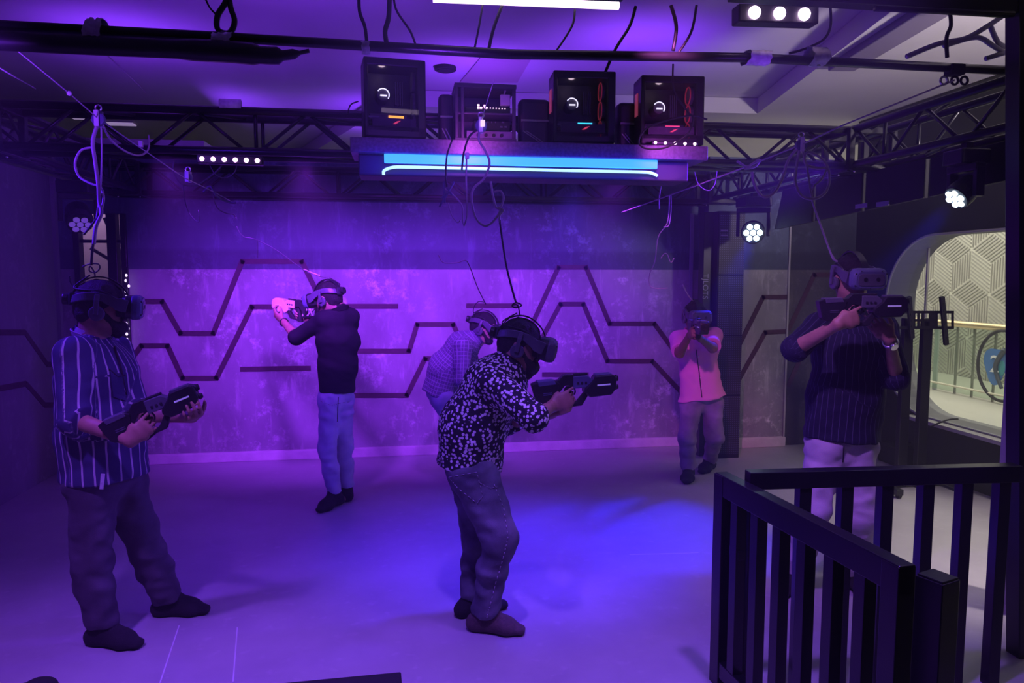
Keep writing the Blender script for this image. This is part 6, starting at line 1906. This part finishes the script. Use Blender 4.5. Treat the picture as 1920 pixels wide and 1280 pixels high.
rD, hD, JD = build_player(6.0, jD, 'person in checked shirt bending forward, half hidden behind the crouching person', D_cl,
                          (907, 613, 0), V(0.93, -0.2, -0.28), dict(R=dict(D=V(0.9, 0.1, -0.2), N=V(0, 1, 0), curl=(50, 60, 40)), L=dict(D=V(0.9, 0.0, -0.1), N=V(0, -1, 0), curl=(50, 60, 40))), None, beard=0.3, h=0.008, skin='skin_pale')
headset('headset worn by the person in the checked shirt', hD)
gD = gun_matrix((JD['wrR'] + JD['wrL']) / 2 + V(0.08, 0, 0.07), V(0.98, 0.05, -0.15))

# E: pink shirt, facing the viewer
gE = gun_matrix(P(1306, 612, 6.3 - 0.52), V(0.02, -1, -0.02))
E_cl = dict(shirt=cloth('pink_shirt', (0.82, 0.27, 0.55)), trousers=denim('faded_grey_jeans', (0.16, 0.12, 0.2), (0.36, 0.27, 0.42)), front=V(0, -1), bulk=0.92,
            shirt_w=(0.212, 0.14, 0.15, 0.112, 0.165, 0.115), cuff=-0.85, sleeve=(0.07, 0.072, 0.072), legs=(0.094, 0.074, 0.064, 0.06), fold=(0.009, 8, 8, 12))
jE = dict(neck=(1303, 626, 0), chest=(1307, 655, 0.0), waist=(1312, 704, 0), pelvis=(1316, 735, 0), hem=(1317, 746, 0),
          shR=(1271, 634, 0.0), elR=(1274, 662, -0.24), shL=(1339, 628, 0.0), elL=(1336, 652, -0.26),
          hipR=(1297, 752, 0), knR=(1288, 822, -0.1), hipL=(1334, 752, 0.03), knL=(1340, 818, 0.03),
          gR=((1291, 897), (1286, 914)), gL=((1330, 880), (1316, 888)))
rE, hE, JE = build_player(6.3, jE, 'person in short sleeved pink shirt facing the viewer and aiming straight ahead', E_cl,
                          (1303, 592, -0.03), V(0.08, -1, -0.05), dict(R=dict(GRIP_R), L=dict(rel=(-0.07, 0.05, -0.1), Dl=(0.9, -0.3, 0.35), Nl=(0, -1, 0.2), curl=(50, 70, 40))), gE, h=0.0075, skin='skin_dark')
headset('headset worn by the person in the pink shirt', hE, rim='grey_plastic')
play_gun('black play gun pointed at the viewer by the person in the pink shirt', gE)

# F: navy pinstriped shirt, on the right
gF = gun_matrix(P(1602, 576, 3.95 - 0.36), V(0.99, -0.06, -0.01))
F_cl = dict(shirt=cloth('pinstripe_shirt', (0.016, 0.018, 0.04), 'stripes', (0.09, 0.09, 0.14), 0.03, 0.1), trousers=denim('pale_trousers', (0.5, 0.45, 0.5), (0.62, 0.56, 0.6)), front=V(0.4, -0.9), bulk=1.0,
            shirt_w=(0.205, 0.15, 0.185, 0.135, 0.185, 0.13), cuff=0.12, sleeve=(0.074, 0.066, 0.06), legs=(0.101, 0.086, 0.08, 0.07), ankle_t=0.95, hip_k=0.88)
jF = dict(neck=(1592, 588, 0), chest=(1594, 650, 0), waist=(1586, 740, 0), pelvis=(1578, 810, 0), hem=(1578, 822, 0),
          shR=(1534, 612, 0.03), elR=(1490, 654, -0.17), shL=(1654, 614, -0.03), elL=(1680, 706, -0.14),
          wrL=(1668, 634, -0.3),
          hipR=(1549, 838, 0), knR=(1524, 960, -0.08), hipL=(1604, 838, 0), knL=(1614, 968, -0.06),
          gR=((1492, 1100), (1462, 1122)), gL=((1596, 1100), (1640, 1128)))
rF, hF, JF = build_player(3.95, jF, 'person in navy pinstriped shirt and pale trousers, behind the railing on the right', F_cl,
                          (1597, 520, -0.02), V(0.12, -0.99, -0.08), dict(R=dict(GRIP_R), L=dict(D=V(-0.72, -0.05, 0.7), N=V(0.1, 0.95, 0.35), curl=(12, 25, 15))), gF)
headset('headset worn by the person in the navy pinstriped shirt', hF)
play_gun('black play gun held across the chest of the person behind the railing', gF)
mb = MB()
wv = (JF['wrL'] - JF['elL']).normalized(); c0 = JF['wrL'] - wv * 0.03
to_cam = (Vector((0, 0, CAMZ)) - c0); to_cam = (to_cam + V(1.2, 0, 0)); to_cam = (to_cam - wv * to_cam.dot(wv)).normalized(); s2 = wv.cross(to_cam)
mb.tube([c0 + (to_cam * math.cos(a) + s2 * math.sin(a)) * 0.033 for a in [2 * math.pi * i / 24 for i in range(24)]], 0.007, 6, closed=True)
wt = obj('wristwatch', mb, M_['steel'], None, smooth=True)
tag(wt, 'steel wristwatch on the left wrist of the person behind the railing', 'watch')
mb = MB(); mb.cyl(c0 + to_cam * 0.028 - wt.location, c0 + to_cam * 0.042 - wt.location, 0.02, 20)
wt['_org'] = (0, 0, 0)
obj('watch_dial', mb, M_['steel'], wt, bevel=0.002)

# clothing details found along the sight lines
dk = mat('dark_seam', (0.01, 0.008, 0.012), 0.8)
lt = mat('pale_stitch', (0.34, 0.31, 0.36), 0.8)
seam('placket', rA, 'shirt', [(214, 650), (226, 690), (236, 740)], 0.005, dk)
patch('pocket', rA, 'shirt', [(206, 694), (232, 704), (236, 752), (212, 744)], A_cl['shirt'])
seam('pocket_flap', rA, 'shirt', [(204, 692), (220, 706), (234, 703)], 0.004, dk)
seam('side_seam', rC, 'trousers', [(926, 908), (944, 953), (952, 1006), (944, 1042), (930, 1089), (918, 1137), (912, 1160)], 0.0022, lt, 10, True)
seam('pocket_stitch', rC, 'trousers', [(842, 894), (894, 885), (905, 930), (895, 943), (858, 914), (842, 894)], 0.0018, lt, 9, True)
seam('inner_seam', rC, 'trousers', [(900, 905), (918, 915), (934, 912)], 0.002, lt, 6, True)
seam('placket', rE, 'shirt', [(1305, 655), (1311, 700), (1316, 745)], 0.004, dk)
for y_ in (668, 688, 708, 728):
    h = surface_hits(child(rE, 'shirt'), [(1309 + (y_ - 668) * 0.1, y_)], 0.003)[0]
    if h:
        mb = MB(); mb.ell(h[0], (0.006, 0.006, 0.006), nu=8, nv=6); obj('button', mb, M_['white_plastic'], child(rE, 'shirt'), smooth=True)
seam('back_seam', rB, 'trousers', [(634, 744), (632, 790)], 0.003, dk)
seam('yoke_seam', rB, 'trousers', [(602, 752), (622, 760), (634, 756), (660, 752)], 0.002, lt, 6, True)
seam('fly_seam', rF, 'trousers', [(1582, 836), (1580, 866)], 0.003, dk)
# ---------------------------------------------------------------- world, camera, view
w = bpy.data.worlds.new('world'); scene.world = w; w.use_nodes = True
bg = w.node_tree.nodes['Background']; bg.inputs[0].default_value = (0.16, 0.05, 0.5, 1); bg.inputs[1].default_value = 0.05
# thin stage haze filling the whole hall
vs_ = w.node_tree.nodes.new('ShaderNodeVolumeScatter')
vs_.inputs['Density'].default_value = 0.024; vs_.inputs['Anisotropy'].default_value = 0.3
w.node_tree.links.new(vs_.outputs[0], w.node_tree.nodes['World Output'].inputs['Volume'])
cam = bpy.data.cameras.new('camera'); cam.sensor_width = 36; cam.lens = 36 * FPX / 1920; cam.clip_start = 0.05
co = bpy.data.objects.new('camera', cam); COL.objects.link(co)
fw = V(0, math.cos(PITCH), -math.sin(PITCH)); rt = V(1, 0, 0); up = rt.cross(fw)
co.matrix_world = Matrix(((rt.x, up.x, -fw.x, 0), (rt.y, up.y, -fw.y, 0), (rt.z, up.z, -fw.z, CAMZ), (0, 0, 0, 1)))
scene.camera = co
scene.view_settings.view_transform = 'Standard'; scene.view_settings.look = 'None'
scene.view_settings.gamma = 1; scene.view_settings.use_curve_mapping = False
scene.view_settings.exposure = 0.0
cy = scene.cycles
cy.use_denoising = True
cy.max_bounces = 6; cy.diffuse_bounces = 3; cy.glossy_bounces = 3; cy.transmission_bounces = 6; cy.transparent_max_bounces = 8; cy.volume_bounces = 0
cy.sample_clamp_indirect = 4.0
cy.caustics_reflective = False; cy.caustics_refractive = False
for o_ in bpy.data.objects:
    for kk in ('_org', '_q'):
        if kk in o_:
            del o_[kk]
